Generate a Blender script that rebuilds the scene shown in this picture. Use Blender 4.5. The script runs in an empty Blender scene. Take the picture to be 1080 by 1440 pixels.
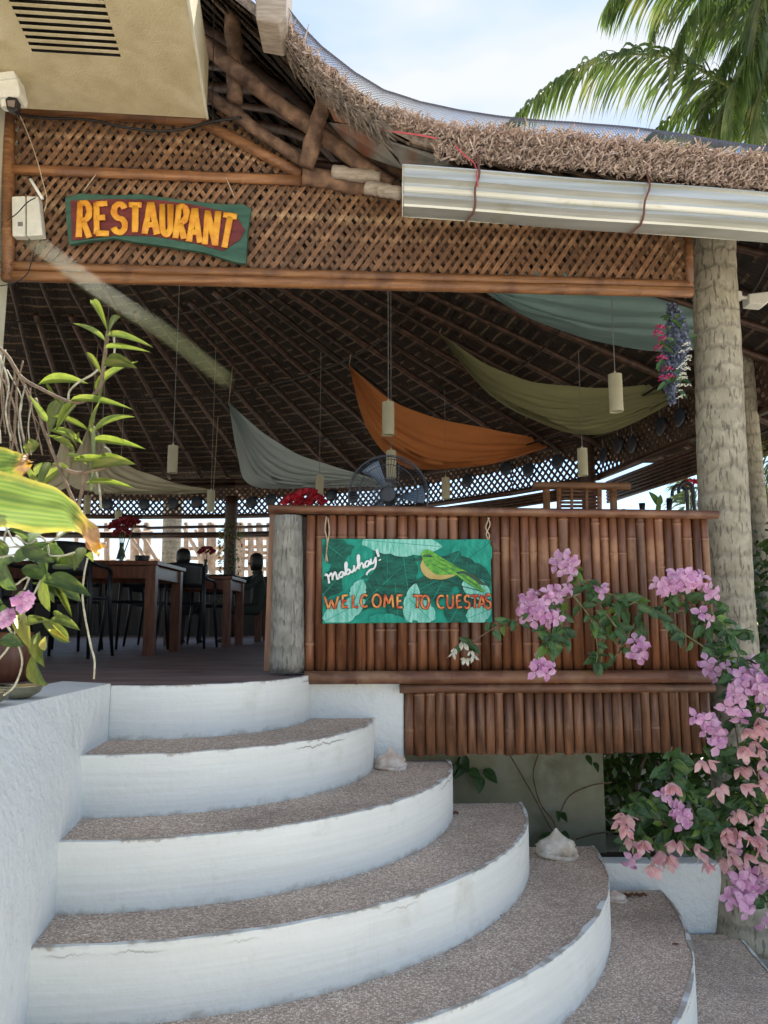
import bpy, math, random
from mathutils import Vector, Matrix, noise
from math import sin, cos, pi, radians, hypot, atan2
random.seed(7)
R = random.random
U = random.uniform
sc = bpy.context.scene
COL = sc.collection

# ---------------------------------------------------------------- camera, sky, sun, exposure
PITCH = radians(8.1); FPX = 1080.0; ZC = 0.27
cd = bpy.data.cameras.new('camera'); cam = bpy.data.objects.new('camera', cd); COL.objects.link(cam)
cam.location = (0, 0, ZC); cam.rotation_euler = (pi/2 + PITCH, 0, 0)
cd.sensor_fit = 'VERTICAL'; cd.sensor_height = 36; cd.sensor_width = 27; cd.lens = 27
cd.clip_start = 0.01; cd.clip_end = 2000
cd.dof.use_dof = True; cd.dof.focus_distance = 4.4; cd.dof.aperture_fstop = 10
sc.camera = cam
sc.view_settings.view_transform = 'Standard'; sc.view_settings.look = 'None'
sc.view_settings.gamma = 1; sc.view_settings.use_curve_mapping = False
sc.view_settings.exposure = 1.42
SUN_EL = radians(64); SUN_AZ = radians(12)      # sun stands beyond the pavilion, a little to the right
w = bpy.data.worlds.new('World'); sc.world = w; w.use_nodes = True
nt = w.node_tree; nt.nodes.clear()
def N(nt, t, **k):
    n = nt.nodes.new(t)
    for a, b in k.items():
        if a.startswith('i_'):
            n.inputs[a[2:].replace('_', ' ')].default_value = b
        else: setattr(n, a, b)
    return n
def Lk(nt, a, b): nt.links.new(a, b)
sky = N(nt, 'ShaderNodeTexSky', sky_type='NISHITA', sun_disc=False, sun_elevation=SUN_EL, sun_rotation=SUN_AZ)
sky.air_density = 1.0; sky.dust_density = 0.3; sky.ozone_density = 2.5
tc = N(nt, 'ShaderNodeTexCoord'); mp = N(nt, 'ShaderNodeMapping'); mp.inputs['Scale'].default_value = (1.2, 1.2, 3.4)
mp.inputs['Location'].default_value = (0.35, 0.1, 0.55)
ns = N(nt, 'ShaderNodeTexNoise', i_Scale=1.5, i_Detail=5, i_Roughness=0.48)
rp = N(nt, 'ShaderNodeValToRGB'); rp.color_ramp.elements[0].position = 0.47; rp.color_ramp.elements[1].position = 0.66
mx = N(nt, 'ShaderNodeMix', data_type='RGBA'); mx.inputs['B'].default_value = (3.7, 3.85, 4.05, 1)
bg = N(nt, 'ShaderNodeBackground', i_Strength=0.095); wo = N(nt, 'ShaderNodeOutputWorld')
Lk(nt, tc.outputs['Generated'], mp.inputs[0]); Lk(nt, mp.outputs[0], ns.inputs['Vector']); Lk(nt, ns.outputs[0], rp.inputs[0])
Lk(nt, rp.outputs[0], mx.inputs[0]); Lk(nt, sky.outputs[0], mx.inputs['A']); Lk(nt, mx.outputs['Result'], bg.inputs[0]); Lk(nt, bg.outputs[0], wo.inputs[0])
sd = bpy.data.lights.new('sun', 'SUN'); sd.energy = 5.0; sd.angle = radians(0.53); sd.color = (1, 0.95, 0.86)
so = bpy.data.objects.new('sun', sd); COL.objects.link(so)
sdir = Vector((sin(SUN_AZ)*cos(SUN_EL), cos(SUN_AZ)*cos(SUN_EL), sin(SUN_EL)))
so.rotation_euler = sdir.to_track_quat('Z', 'Y').to_euler(); so.location = sdir*30

# ---------------------------------------------------------------- measuring helpers
def ray(px, py):
    v = 720 - py
    return Vector((px-540, FPX*cos(PITCH)-v*sin(PITCH), FPX*sin(PITCH)+v*cos(PITCH)))
def W(px, py, Y=None, z=None):
    d = ray(px, py); t = (z-ZC)/d.z if z is not None else Y/d.y
    return Vector((0, 0, ZC)) + d*t
GZ = -7*.216
FY, FS = 4.04, 0.05
def Yf(X): return FY + FS*X
def F(px, py, off=0.0):
    d = ray(px, py); t = (FY-off)/(d.y-FS*d.x)
    return Vector((0, 0, ZC)) + d*t
def P2(X, z, off=0.0): return Vector((X, Yf(X)-off, z))
FA = math.atan(FS)

# ---------------------------------------------------------------- mesh builder
ORG = {}
def tag(o, label=None, cat=None, group=None, kind=None):
    if label: o['label'] = label
    if cat: o['category'] = cat
    if group: o['group'] = group
    if kind: o['kind'] = kind
    return o
def thing(name, label, cat, loc=(0, 0, 0), group=None, rz=0):
    o = bpy.data.objects.new(name, None); COL.objects.link(o); o.location = loc; o.rotation_euler.z = rz
    o.empty_display_size = 0.1
    ORG[o.name] = Vector(loc); return tag(o, label, cat, group)
def link(o, parent=None):
    COL.objects.link(o)
    if parent is not None: o.parent = parent; ORG[o.name] = ORG[parent.name]
    return o
def inst(name, mesh, M, parent):
    o = bpy.data.objects.new(name, mesh); link(o, parent)
    o.matrix_local = Matrix.Translation(-ORG[parent.name]) @ M if parent is not None else M
    return o
class MB:
    def __init__(s): s.v = []; s.f = []; s.m = []; s.uv = []; s.cur = 0; s.useuv = False; s.ts = 1.0
    def add(s, vs, fs, uvs=None):
        b = len(s.v); s.v += [tuple(x) for x in vs]
        s.uv += (uvs if uvs else [(0, 0, 0)]*len(vs))
        if uvs: s.useuv = True
        for f in fs: s.f.append(tuple(b+i for i in f)); s.m.append(s.cur)
    def box(s, c, size, M=None):
        x, y, z = [k/2 for k in size]; c = Vector(c)
        vs = [Vector((i*x, j*y, k*z)) for i in (-1, 1) for j in (-1, 1) for k in (-1, 1)]
        vs = [(M @ p if M else p)+c for p in vs]
        s.add(vs, [(0, 1, 3, 2), (4, 6, 7, 5), (0, 4, 5, 1), (2, 3, 7, 6), (0, 2, 6, 4), (1, 5, 7, 3)])
    def prism(s, pts, d):       # polygon pts extruded by vector d
        n = len(pts); d = Vector(d); vs = [Vector(p) for p in pts]; vs += [p+d for p in vs]
        s.add(vs, [tuple(range(n)), tuple(range(2*n-1, n-1, -1))] + [(i, i+n, (i+1) % n+n, (i+1) % n) for i in range(n)])
    def tube(s, pts, r, n=8, caps=True, flat=None, wob=0):
        pts = [Vector(p) for p in pts]; k = len(pts)
        if k < 2: return
        rr = r if isinstance(r, (list, tuple)) else [r]*k
        t0 = (pts[1]-pts[0]).normalized(); up = Vector((0, 0, 1)) if abs(t0.z) < .9 else Vector((1, 0, 0))
        if flat is not None: up = Vector(flat[0])
        a = t0.cross(up).normalized(); vs = []; uvs = []; L = 0
        for i, p in enumerate(pts):
            t = (pts[min(i+1, k-1)]-pts[max(i-1, 0)]).normalized()
            if flat is not None:
                b = Vector(flat[0]).normalized(); a = t.cross(b).normalized(); fl = flat[1]
            else:
                a = (a - t*a.dot(t)); a = a.normalized() if a.length > 1e-6 else t.orthogonal().normalized(); b = t.cross(a); fl = 1
            if i: L += (p-pts[i-1]).length
            for j in range(n):
                an = 2*pi*j/n; q = rr[i]*(1+(U(-wob, wob) if wob else 0))
                vs.append(p + a*cos(an)*q + b*sin(an)*q*fl); uvs.append((j/n, L, 0))
        fs = [(i*n+j, i*n+(j+1) % n, (i+1)*n+(j+1) % n, (i+1)*n+j) for i in range(k-1) for j in range(n)]
        if caps: fs += [tuple(range(n-1, -1, -1)), tuple(range((k-1)*n, k*n))]
        s.add(vs, fs, uvs)
    def lathe(s, c, prof, n=20, axis=None):
        vs = []; c = Vector(c); M = axis.to_track_quat('Z', 'Y').to_matrix() if axis else Matrix.Identity(3)
        for r, z in prof:
            for j in range(n):
                a = 2*pi*j/n; vs.append(c + M @ Vector((r*cos(a), r*sin(a), z)))
        k = len(prof)
        fs = [(i*n+j, i*n+(j+1) % n, (i+1)*n+(j+1) % n, (i+1)*n+j) for i in range(k-1) for j in range(n)]
        if prof[0][0] > 1e-4: fs.append(tuple(range(n-1, -1, -1)))
        if prof[-1][0] > 1e-4: fs.append(tuple(range((k-1)*n, k*n)))
        s.add(vs, fs)
    def grid(s, rows, uv=None):
        n = len(rows[0]); vs = [p for r in rows for p in r]
        fs = [(i*n+j, i*n+j+1, (i+1)*n+j+1, (i+1)*n+j) for i in range(len(rows)-1) for j in range(n-1)]
        s.add(vs, fs, uv if uv else [(j/(n-1), i/(len(rows)-1), 0) for i in range(len(rows)) for j in range(n)])
    def mesh(s, name, mats, org=(0, 0, 0), smooth=False):
        o = Vector(org); me = bpy.data.meshes.new(name)
        me.from_pydata([(x-o.x, y-o.y, z-o.z) for x, y, z in s.v], [], s.f)
        if not isinstance(mats, (list, tuple)): mats = [mats]
        for m in mats: me.materials.append(m)
        me.polygons.foreach_set('material_index', s.m)
        if smooth: me.polygons.foreach_set('use_smooth', [True]*len(s.f))
        if s.useuv:
            at = me.attributes.new('tuv', 'FLOAT_VECTOR', 'POINT'); at.data.foreach_set('vector', [c for u in s.uv for c in u])
        me.update(); return me
    def build(s, name, mats, parent=None, smooth=False, solid=0, org=None):
        if org is None: org = ORG[parent.name] if parent is not None else (0, 0, 0)
        o = bpy.data.objects.new(name, s.mesh(name, mats, org, smooth)); link(o, parent)
        if parent is None: o.location = org; ORG[o.name] = Vector(org)
        if solid:
            md = o.modifiers.new('thickness', 'SOLIDIFY'); md.thickness = solid; md.offset = 0
        return o
def bevel(o, wdt=0.004, seg=2):
    md = o.modifiers.new('bevel', 'BEVEL'); md.width = wdt; md.segments = seg; md.limit_method = 'ANGLE'; return o
def crm(pts, n=8):
    pts = [Vector(p) for p in pts]; P = [pts[0]*2-pts[1]] + pts + [pts[-1]*2-pts[-2]]; out = []
    for i in range(1, len(P)-2):
        for k in range(n):
            t = k/n; a, b, c, d = P[i-1:i+3]
            out.append(0.5*((2*b)+(c-a)*t+(2*a-5*b+4*c-d)*t*t+(3*b-a-3*c+d)*t**3))
    out.append(pts[-1]); return out

# ---------------------------------------------------------------- materials
def newmat(name):
    m = bpy.data.materials.new(name); m.use_nodes = True; n = m.node_tree; b = n.nodes['Principled BSDF']; return m, n, b
def coords(n, kind, scale):
    if kind == 'tuv':
        c = N(n, 'ShaderNodeAttribute', attribute_name='tuv').outputs['Vector']
    else:
        c = N(n, 'ShaderNodeTexCoord').outputs['Object']
    m = N(n, 'ShaderNodeMapping'); m.inputs['Scale'].default_value = scale; Lk(n, c, m.inputs[0]); return m.outputs[0]
def nz(n, vec, scale, detail=4, rough=.55, dist=0):
    t = N(n, 'ShaderNodeTexNoise', i_Scale=scale, i_Detail=detail, i_Roughness=rough, i_Distortion=dist); Lk(n, vec, t.inputs['Vector']); return t.outputs[0]
def ramp(n, fac, stops):
    r = N(n, 'ShaderNodeValToRGB'); e = r.color_ramp.elements
    while len(e) < len(stops): e.new(.5)
    for i, (p, c) in enumerate(stops): e[i].position = p; e[i].color = (*c, 1) if len(c) == 3 else c
    Lk(n, fac, r.inputs[0]); return r.outputs[0]
def mix(n, fac, a, b, mode='MIX'):
    m = N(n, 'ShaderNodeMix', data_type='RGBA', blend_type=mode)
    for s_, v in (('Factor', fac), ('A', a), ('B', b)):
        if hasattr(v, 'is_output') or hasattr(v, 'links'): Lk(n, v, m.inputs[0] if s_ == 'Factor' else m.inputs[s_])
        else: (m.inputs[0] if s_ == 'Factor' else m.inputs[s_]).default_value = v if s_ == 'Factor' else ((*v, 1) if len(v) == 3 else v)
    return m.outputs['Result']
def objvar(n, col, amt):
    oi = N(n, 'ShaderNodeObjectInfo'); mr = N(n, 'ShaderNodeMapRange'); mr.inputs['To Min'].default_value = 1-amt; mr.inputs['To Max'].default_value = 1+amt
    Lk(n, oi.outputs['Random'], mr.inputs[0]); hs = N(n, 'ShaderNodeHueSaturation'); Lk(n, mr.outputs[0], hs.inputs['Value'])
    Lk(n, col, hs.inputs['Color']); return hs.outputs[0]
def bumpit(n, b, h, strength=.4, dist=.005):
    bp = N(n, 'ShaderNodeBump', i_Strength=strength, i_Distance=dist); Lk(n, h, bp.inputs['Height']); Lk(n, bp.outputs[0], b.inputs['Normal'])
def gen(name, c1, c2, scale=8, stretch=(1, 1, 1), rough=.6, bump=.3, bscale=None, kind='obj', var=0.0, dist=.004, metal=0, c3=None, c3s=2, spec=.5, lo=.35, hi=.65, trans=0):
    m, n, b = newmat(name); v = coords(n, kind, stretch)
    col = ramp(n, nz(n, v, scale, 5), [(lo, c1), (hi, c2)])
    if c3:
        f = ramp(n, nz(n, coords(n, kind, (1, 1, 1)), c3s, 4), [(.5, (0, 0, 0)), (.68, (1, 1, 1))]); col = mix(n, f, col, c3)
    if var: col = objvar(n, col, var)
    Lk(n, col, b.inputs['Base Color']); b.inputs['Roughness'].default_value = rough; b.inputs['Metallic'].default_value = metal
    b.inputs['Specular IOR Level'].default_value = spec
    if bump: bumpit(n, b, nz(n, v, bscale or scale*1.6, 6), bump, dist)
    if trans:
        t = N(n, 'ShaderNodeBsdfTranslucent'); Lk(n, col, t.inputs[0]); ms = N(n, 'ShaderNodeMixShader'); ms.inputs[0].default_value = trans
        Lk(n, b.outputs[0], ms.inputs[1]); Lk(n, t.outputs[0], ms.inputs[2]); Lk(n, ms.outputs[0], n.nodes['Material Output'].inputs[0])
    return m
def flat(name, c, rough=.7, metal=0, bump=0, var=.12, scale=30):
    return gen(name, [k*(1-var) for k in c], [min(1, k*(1+var)) for k in c], scale, rough=rough, metal=metal, bump=bump)
M = {}
M['bamboo'] = gen('varnished_bamboo', (.09, .034, .017), (.23, .092, .042), 5, (7, 7, .8), rough=.4, bump=.25, var=.42, c3=(.36, .19, .09), c3s=3.6, hi=.7)
M['node'] = gen('bamboo_node_band', (.19, .085, .04), (.33, .17, .085), 30, rough=.5, bump=.2, var=.4)
M['bamboo_low'] = gen('weathered_bamboo', (.09, .038, .02), (.25, .115, .058), 5, (8, 8, .9), rough=.5, bump=.35, var=.28, c3=(.30, .20, .12), c3s=4)
M['bamboo_rail'] = gen('bamboo_rail_skin', (.09, .034, .018), (.19, .082, .042), 4, (.9, 7, 7), rough=.5, bump=.5, var=.15, c3=(.22, .12, .065), c3s=7.0)
M['bamboo_gold'] = gen('golden_bamboo', (.17, .068, .026), (.33, .155, .062), 4, (.8, 14, 14), rough=.5, bump=.5, var=.18, c3=(.14, .06, .028), c3s=6)
M['slat'] = gen('lattice_slat_bamboo', (.10, .047, .022), (.28, .145, .072), 9, (5, 5, 1), rough=.6, bump=.4, var=.35, c3=(.40, .26, .14), c3s=6)
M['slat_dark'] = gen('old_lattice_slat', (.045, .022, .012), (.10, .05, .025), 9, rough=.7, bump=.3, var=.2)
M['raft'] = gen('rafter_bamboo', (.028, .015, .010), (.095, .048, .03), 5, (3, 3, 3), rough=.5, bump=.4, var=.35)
M['log'] = gen('rough_log_bark', (.10, .055, .035), (.27, .16, .10), 14, (1, 1, 1), rough=.85, bump=.8, var=.15, dist=.012, c3=(.08, .045, .03), c3s=9)
M['greybam'] = gen('grey_weathered_bamboo', (.30, .24, .19), (.45, .38, .31), 12, (.7, 6, 6), rough=.8, bump=.4)
M['darkwood'] = gen('dark_wood', (.03, .014, .009), (.08, .035, .02), 7, (1, 5, 5), rough=.45, bump=.2, var=.15)
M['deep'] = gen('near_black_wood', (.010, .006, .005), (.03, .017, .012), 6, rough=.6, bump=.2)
M['tablewood'] = gen('red_brown_table_wood', (.11, .035, .018), (.21, .075, .036), 6, (6, 6, 1), rough=.35, bump=.15, var=.12)
M['board'] = gen('plain_brown_board', (.16, .075, .035), (.28, .14, .07), 6, (6, 6, .7), rough=.5, bump=.25)
M['black'] = flat('black_plastic', (.012, .012, .014), .4)
M['net'] = flat('grey_wire_netting', (.16, .18, .23), .5, .3)
M['redcord'] = flat('faded_red_cord', (.55, .08, .10), .8)
M['rope'] = gen('pale_twine', (.35, .26, .17), (.55, .44, .32), 60, rough=.9, bump=.5)
M['wire'] = flat('rusty_wire', (.13, .055, .04), .8)
M['cable'] = flat('black_cable', (.015, .013, .012), .6)
M['soil'] = gen('dark_soil', (.03, .02, .014), (.08, .055, .035), 30, rough=.95, bump=.8)
M['lampshade'] = gen('cream_cylinder_shade', (.62, .59, .43), (.76, .74, .58), 3, rough=.6, bump=.1, trans=.35)
M['cord'] = flat('grey_lamp_cord', (.25, .24, .23), .6)
M['blade'] = flat('blue_grey_fan_blade', (.16, .22, .30), .3)
M['cage'] = flat('dark_grey_wire', (.06, .065, .075), .4, .5)
M['disc'] = flat('dark_blue_shell_disc', (.035, .05, .07), .3)
M['red'] = gen('red_petal', (.42, .01, .02), (.65, .03, .05), 40, rough=.6, bump=.2, trans=.2)
M['magenta'] = gen('magenta_petal', (.38, .02, .10), (.60, .08, .22), 40, rough=.6, bump=.2, trans=.2)
M['darkred'] = gen('deep_red_petal', (.15, .006, .012), (.30, .015, .025), 40, rough=.6, bump=.2)
M['lav'] = gen('grey_lavender_floret', (.10, .12, .20), (.24, .27, .36), 90, rough=.8, bump=.2)
M['whitep'] = gen('cream_white_petal', (.72, .72, .60), (.85, .84, .74), 40, rough=.6, bump=.2, trans=.3)
M['pink'] = gen('lilac_pink_bract', (.62, .27, .50), (.86, .56, .74), 22, rough=.6, bump=.3, var=.14, trans=.38)
M['salmon'] = gen('salmon_pink_bract', (.76, .38, .42), (.92, .68, .66), 22, rough=.6, bump=.3, var=.14, trans=.38)
M['stemg'] = gen('green_stem', (.10, .14, .05), (.2, .22, .09), 30, rough=.6, bump=.2)
M['stemb'] = gen('woody_brown_stem', (.11, .075, .05), (.23, .16, .10), 40, rough=.8, bump=.4)
M['root'] = gen('pale_aerial_root', (.28, .25, .17), (.52, .49, .37), 50, rough=.8, bump=.3)
M['steel'] = gen('worn_brass_bowl_metal', (.30, .26, .14), (.5, .45, .3), 8, rough=.25, metal=1, bump=.05)
M['cement'] = gen('grey_green_cement', (.24, .24, .16), (.42, .40, .27), 2.2, rough=.9, bump=.5, bscale=40, c3=(.42, .42, .33), c3s=5)
M['soffit'] = gen('cream_textured_soffit', (.50, .42, .25), (.62, .53, .34), 7, rough=.9, bump=.7, bscale=90, c3=(.68, .60, .42), c3s=3, dist=.006)
M['cream'] = gen('cream_painted_wall', (.58, .55, .42), (.70, .67, .54), 4, rough=.8, bump=.3, bscale=50)
M['plastic'] = flat('off_white_plastic', (.68, .66, .58), .45, var=.06)
M['greymetal'] = gen('rusting_sheet_metal', (.12, .12, .11), (.26, .25, .22), 6, rough=.6, bump=.3, c3=(.20, .08, .045), c3s=4)
M['brownmetal'] = gen('rusty_brown_sheet', (.14, .06, .035), (.26, .11, .06), 5, rough=.7, bump=.3)
M['skin'] = flat('brown_skin', (.22, .11, .07), .5)
M['shirt'] = flat('dark_shirt', (.03, .03, .035), .8)
M['shirt2'] = flat('dark_green_shirt', (.03, .04, .03), .8)
M['hair'] = flat('black_hair', (.01, .008, .007), .5)
M['glass'] = None
m, n, b = newmat('clear_bottle_glass'); b.inputs['Transmission Weight'].default_value = 1; b.inputs['Roughness'].default_value = .02
b.inputs['Base Color'].default_value = (.9, .95, .92, 1); M['glass'] = m

def leafmat(name, a, b_, c=None, var=.2, trans=.35, rough=.38, bands=True):
    m, n, b = newmat(name); v = coords(n, 'obj', (1, 1, 1))
    col = ramp(n, nz(n, v, 3.0, 4), [(.35, a), (.65, b_)])
    if c: col = mix(n, ramp(n, nz(n, v, 1.7, 3), [(.55, (0, 0, 0)), (.72, (1, 1, 1))]), col, c)
    col = objvar(n, col, var)
    Lk(n, col, b.inputs['Base Color']); b.inputs['Roughness'].default_value = rough
    t = N(n, 'ShaderNodeBsdfTranslucent'); Lk(n, mix(n, 1.0, col, (1.05, 1.12, .62), 'MULTIPLY'), t.inputs[0]); ms = N(n, 'ShaderNodeMixShader'); ms.inputs[0].default_value = trans
    Lk(n, b.outputs[0], ms.inputs[1]); Lk(n, t.outputs[0], ms.inputs[2]); Lk(n, ms.outputs[0], n.nodes['Material Output'].inputs[0])
    return m
M['leaf'] = leafmat('dark_green_leaf', (.04, .09, .032), (.11, .21, .075), var=.4)
M['leafy'] = leafmat('bright_green_leaf', (.10, .19, .035), (.19, .29, .06))
M['orchid'] = leafmat('orchid_leaf_green', (.12, .17, .035), (.26, .29, .07), (.36, .33, .11), var=.35, rough=.5)
M['orchidd'] = leafmat('orchid_leaf_mid_green', (.05, .09, .025), (.13, .19, .05), (.24, .25, .08), var=.45, rough=.5)
M['orchidy'] = leafmat('orchid_leaf_yellow', (.36, .34, .08), (.46, .40, .10), (.30, .18, .07), var=.15)
M['palm'] = leafmat('palm_leaflet_green', (.07, .12, .035), (.16, .22, .07), (.34, .34, .18), var=.25, rough=.3, trans=.4)
M['palmy'] = leafmat('palm_leaflet_yellow_green', (.22, .27, .08), (.36, .38, .16), None, rough=.35, trans=.45)
M['bushleaf'] = leafmat('hedge_leaf', (.025, .055, .015), (.08, .14, .03), (.14, .2, .05), trans=.4)

# yellowed big leaf: u along leaf, v across, brown tip and yellow margin belong to the leaf
m, n, b = newmat('yellowing_leaf_with_brown_tip'); at = N(n, 'ShaderNodeAttribute', attribute_name='tuv'); sx = N(n, 'ShaderNodeSeparateXYZ'); Lk(n, at.outputs['Vector'], sx.inputs[0])
nn = nz(n, coords(n, 'tuv', (5, 5, 5)), 2.0, 5)
def mth(n, op, a, b_=None, c=None):
    k = N(n, 'ShaderNodeMath', operation=op)
    for i, v in enumerate((a, b_, c)):
        if v is None: continue
        if hasattr(v, 'links'): Lk(n, v, k.inputs[i])
        else: k.inputs[i].default_value = v
    return k.outputs[0]
ua = mth(n, 'ADD', sx.outputs[0], mth(n, 'MULTIPLY', mth(n, 'SUBTRACT', nn, .5), .35))
edge = mth(n, 'ABSOLUTE', mth(n, 'SUBTRACT', sx.outputs[1], .5)); ed2 = mth(n, 'ADD', edge, mth(n, 'MULTIPLY', mth(n, 'SUBTRACT', nn, .5), .3))
stripe = mth(n, 'SINE', mth(n, 'MULTIPLY', sx.outputs[1], 62))
green = mix(n, mth(n, 'MULTIPLY_ADD', stripe, .28, .3), (.11, .19, .03), (.27, .33, .06))
c1 = mix(n, ramp(n, ed2, [(.36, (0, 0, 0)), (.5, (1, 1, 1))]), green, (.46, .39, .06))
c2 = mix(n, ramp(n, ua, [(.60, (0, 0, 0)), (.70, (1, 1, 1))]), c1, (.50, .37, .07))
c3 = mix(n, ramp(n, ua, [(.70, (0, 0, 0)), (.76, (1, 1, 1))]), c2, (.40, .23, .11))
c4 = mix(n, ramp(n, ua, [(.88, (0, 0, 0)), (.97, (1, 1, 1))]), c3, (.60, .36, .05))
Lk(n, c4, b.inputs['Base Color']); b.inputs['Roughness'].default_value = .45
bumpit(n, b, stripe, .25, .002)
t = N(n, 'ShaderNodeBsdfTranslucent'); Lk(n, c4, t.inputs[0]); ms = N(n, 'ShaderNodeMixShader'); ms.inputs[0].default_value = .35
Lk(n, b.outputs[0], ms.inputs[1]); Lk(n, t.outputs[0], ms.inputs[2]); Lk(n, ms.outputs[0], n.nodes['Material Output'].inputs[0]); M['bigleaf'] = m

def trunkmat(name, c1, c2, cd_):
    m, n, b = newmat(name); v = coords(n, 'tuv', (14, 10, 1)); base = ramp(n, nz(n, v, 1.0, 5, dist=.5), [(.3, c1), (.7, c2)])
    # ring scars and short vertical splits
    crack = ramp(n, nz(n, coords(n, 'tuv', (52, 11, 1)), 1.0, 3, .5, .4), [(.57, (0, 0, 0)), (.62, (1, 1, 1))])
    nm = ramp(n, nz(n, coords(n, 'tuv', (8, 7, 1)), 1.3, 3), [(.36, (0, 0, 0)), (.5, (1, 1, 1))])
    ck = mix(n, 1.0, crack, nm, 'MULTIPLY')
    wv = N(n, 'ShaderNodeTexWave', bands_direction='Y', i_Scale=2.6, i_Distortion=3.5, i_Detail=3); wv.inputs['Detail Scale'].default_value = 2; Lk(n, coords(n, 'tuv', (2.0, 1, 1)), wv.inputs['Vector'])
    ring = ramp(n, wv.outputs[0], [(0, (0, 0, 0)), (.22, (1, 1, 1))])
    c = mix(n, mth(n, 'MULTIPLY', ck, .62), base, cd_); c = mix(n, mth(n, 'MULTIPLY', mth(n, 'SUBTRACT', 1.0, ring), .3), c, cd_)
    Lk(n, c, b.inputs['Base Color']); b.inputs['Roughness'].default_value = .9
    h = mth(n, 'SUBTRACT', mth(n, 'ADD', mth(n, 'MULTIPLY', ring, .6), mth(n, 'MULTIPLY', nz(n, v, 4, 5), .5)), ck); bumpit(n, b, h, .8, .009); return m
M['trunk'] = trunkmat('coconut_trunk_bark', (.25, .22, .16), (.42, .38, .29), (.10, .085, .062))
M['trunkg'] = trunkmat('grey_palm_post_bark', (.20, .19, .16), (.36, .34, .29), (.12, .11, .09))

# painted risers: white paint with stains, hairline crack and chipped lip
def plaster(name, base, crack=True, stain=(.52, .50, .40), rough_b=.35):
    m, n, b = newmat(name); v = coords(n, 'obj', (1, 1, 1))
    c = ramp(n, nz(n, v, 2.2, 5), [(.3, [k*.93 for k in base]), (.7, base)])
    c = mix(n, ramp(n, nz(n, v, 5.5, 6, .65), [(.58, (0, 0, 0)), (.75, (.45, .45, .45))]), c, stain)
    c = mix(n, ramp(n, nz(n, coords(n, 'obj', (22, 22, 2.2)), 1.0, 5), [(.66, (0, 0, 0)), (.85, (.28, .28, .28))]), c, (.50, .50, .46))
    h = nz(n, v, 35, 6, .6)
    h = mth(n, 'ADD', mth(n, 'MULTIPLY', h, .7), mth(n, 'MULTIPLY', nz(n, v, 9, 3), .9))
    if crack:
        at = N(n, 'ShaderNodeAttribute', attribute_name='tuv'); sx = N(n, 'ShaderNodeSeparateXYZ'); Lk(n, at.outputs['Vector'], sx.inputs[0])
        wob = mth(n, 'MULTIPLY', mth(n, 'SUBTRACT', nz(n, coords(n, 'tuv', (4, 0, 1)), 3.0, 7, .75), .5), .07)
        d = mth(n, 'ABSOLUTE', mth(n, 'SUBTRACT', sx.outputs[1], mth(n, 'ADD', wob, .024)))
        gate = ramp(n, nz(n, coords(n, 'tuv', (1.3, 0, 1)), 1.0, 2), [(.55, (0, 0, 0)), (.60, (.8, .8, .8))])
        line = mix(n, 1.0, ramp(n, d, [(0.0, (1, 1, 1)), (.0032, (0, 0, 0))]), gate, 'MULTIPLY')
        c = mix(n, line, c, (.10, .085, .06)); h = mth(n, 'SUBTRACT', h, line)
        lipm = ramp(n, mth(n, 'ADD', sx.outputs[1], mth(n, 'MULTIPLY', mth(n, 'SUBTRACT', nz(n, coords(n, 'tuv', (16, 16, 1)), 1.0, 6, .75), .5), .06)), [(0.0, (1, 1, 1)), (.006, (0, 0, 0))])
        lipm = mix(n, 1.0, lipm, ramp(n, nz(n, coords(n, 'tuv', (5, 1, 1)), 1.0, 3), [(.47, (0, 0, 0)), (.55, (.8, .8, .8))]), 'MULTIPLY')
        c = mix(n, lipm, c, (.34, .28, .21)); h = mth(n, 'SUBTRACT', h, lipm)
        brush = nz(n, coords(n, 'tuv', (2.2, 55, 1)), 1.0, 4, .6); h = mth(n, 'ADD', h, mth(n, 'MULTIPLY', brush, .4))
        c = mix(n, 1.0, c, ramp(n, brush, [(.3, (.93, .93, .92)), (.7, (1.03, 1.03, 1.03))]), 'MULTIPLY')
        drip = mix(n, 1.0, ramp(n, nz(n, coords(n, 'tuv', (11, .9, 1)), 1.0, 4, .7), [(.64, (0, 0, 0)), (.80, (.45, .45, .45))]), ramp(n, sx.outputs[1], [(0.0, (1, 1, 1)), (.15, (0, 0, 0))]), 'MULTIPLY')
        c = mix(n, drip, c, (.42, .39, .27))
        # dirt along the foot of the riser
        ft = ramp(n, mth(n, 'ADD', sx.outputs[1], mth(n, 'MULTIPLY', mth(n, 'SUBTRACT', nz(n, v, 14, 6, .7), .5), .09)), [(.200, (0, 0, 0)), (.226, (.6, .6, .6))])
        c = mix(n, ft, c, (.30, .26, .19))
    Lk(n, c, b.inputs['Base Color']); b.inputs['Roughness'].default_value = .62; bumpit(n, b, h, rough_b, .014); return m
M['riser'] = plaster('white_painted_riser', (.82, .83, .78))
M['wall'] = plaster('rough_white_wall', (.79, .81, .78), crack=False, stain=(.55, .56, .50), rough_b=.95)
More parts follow.
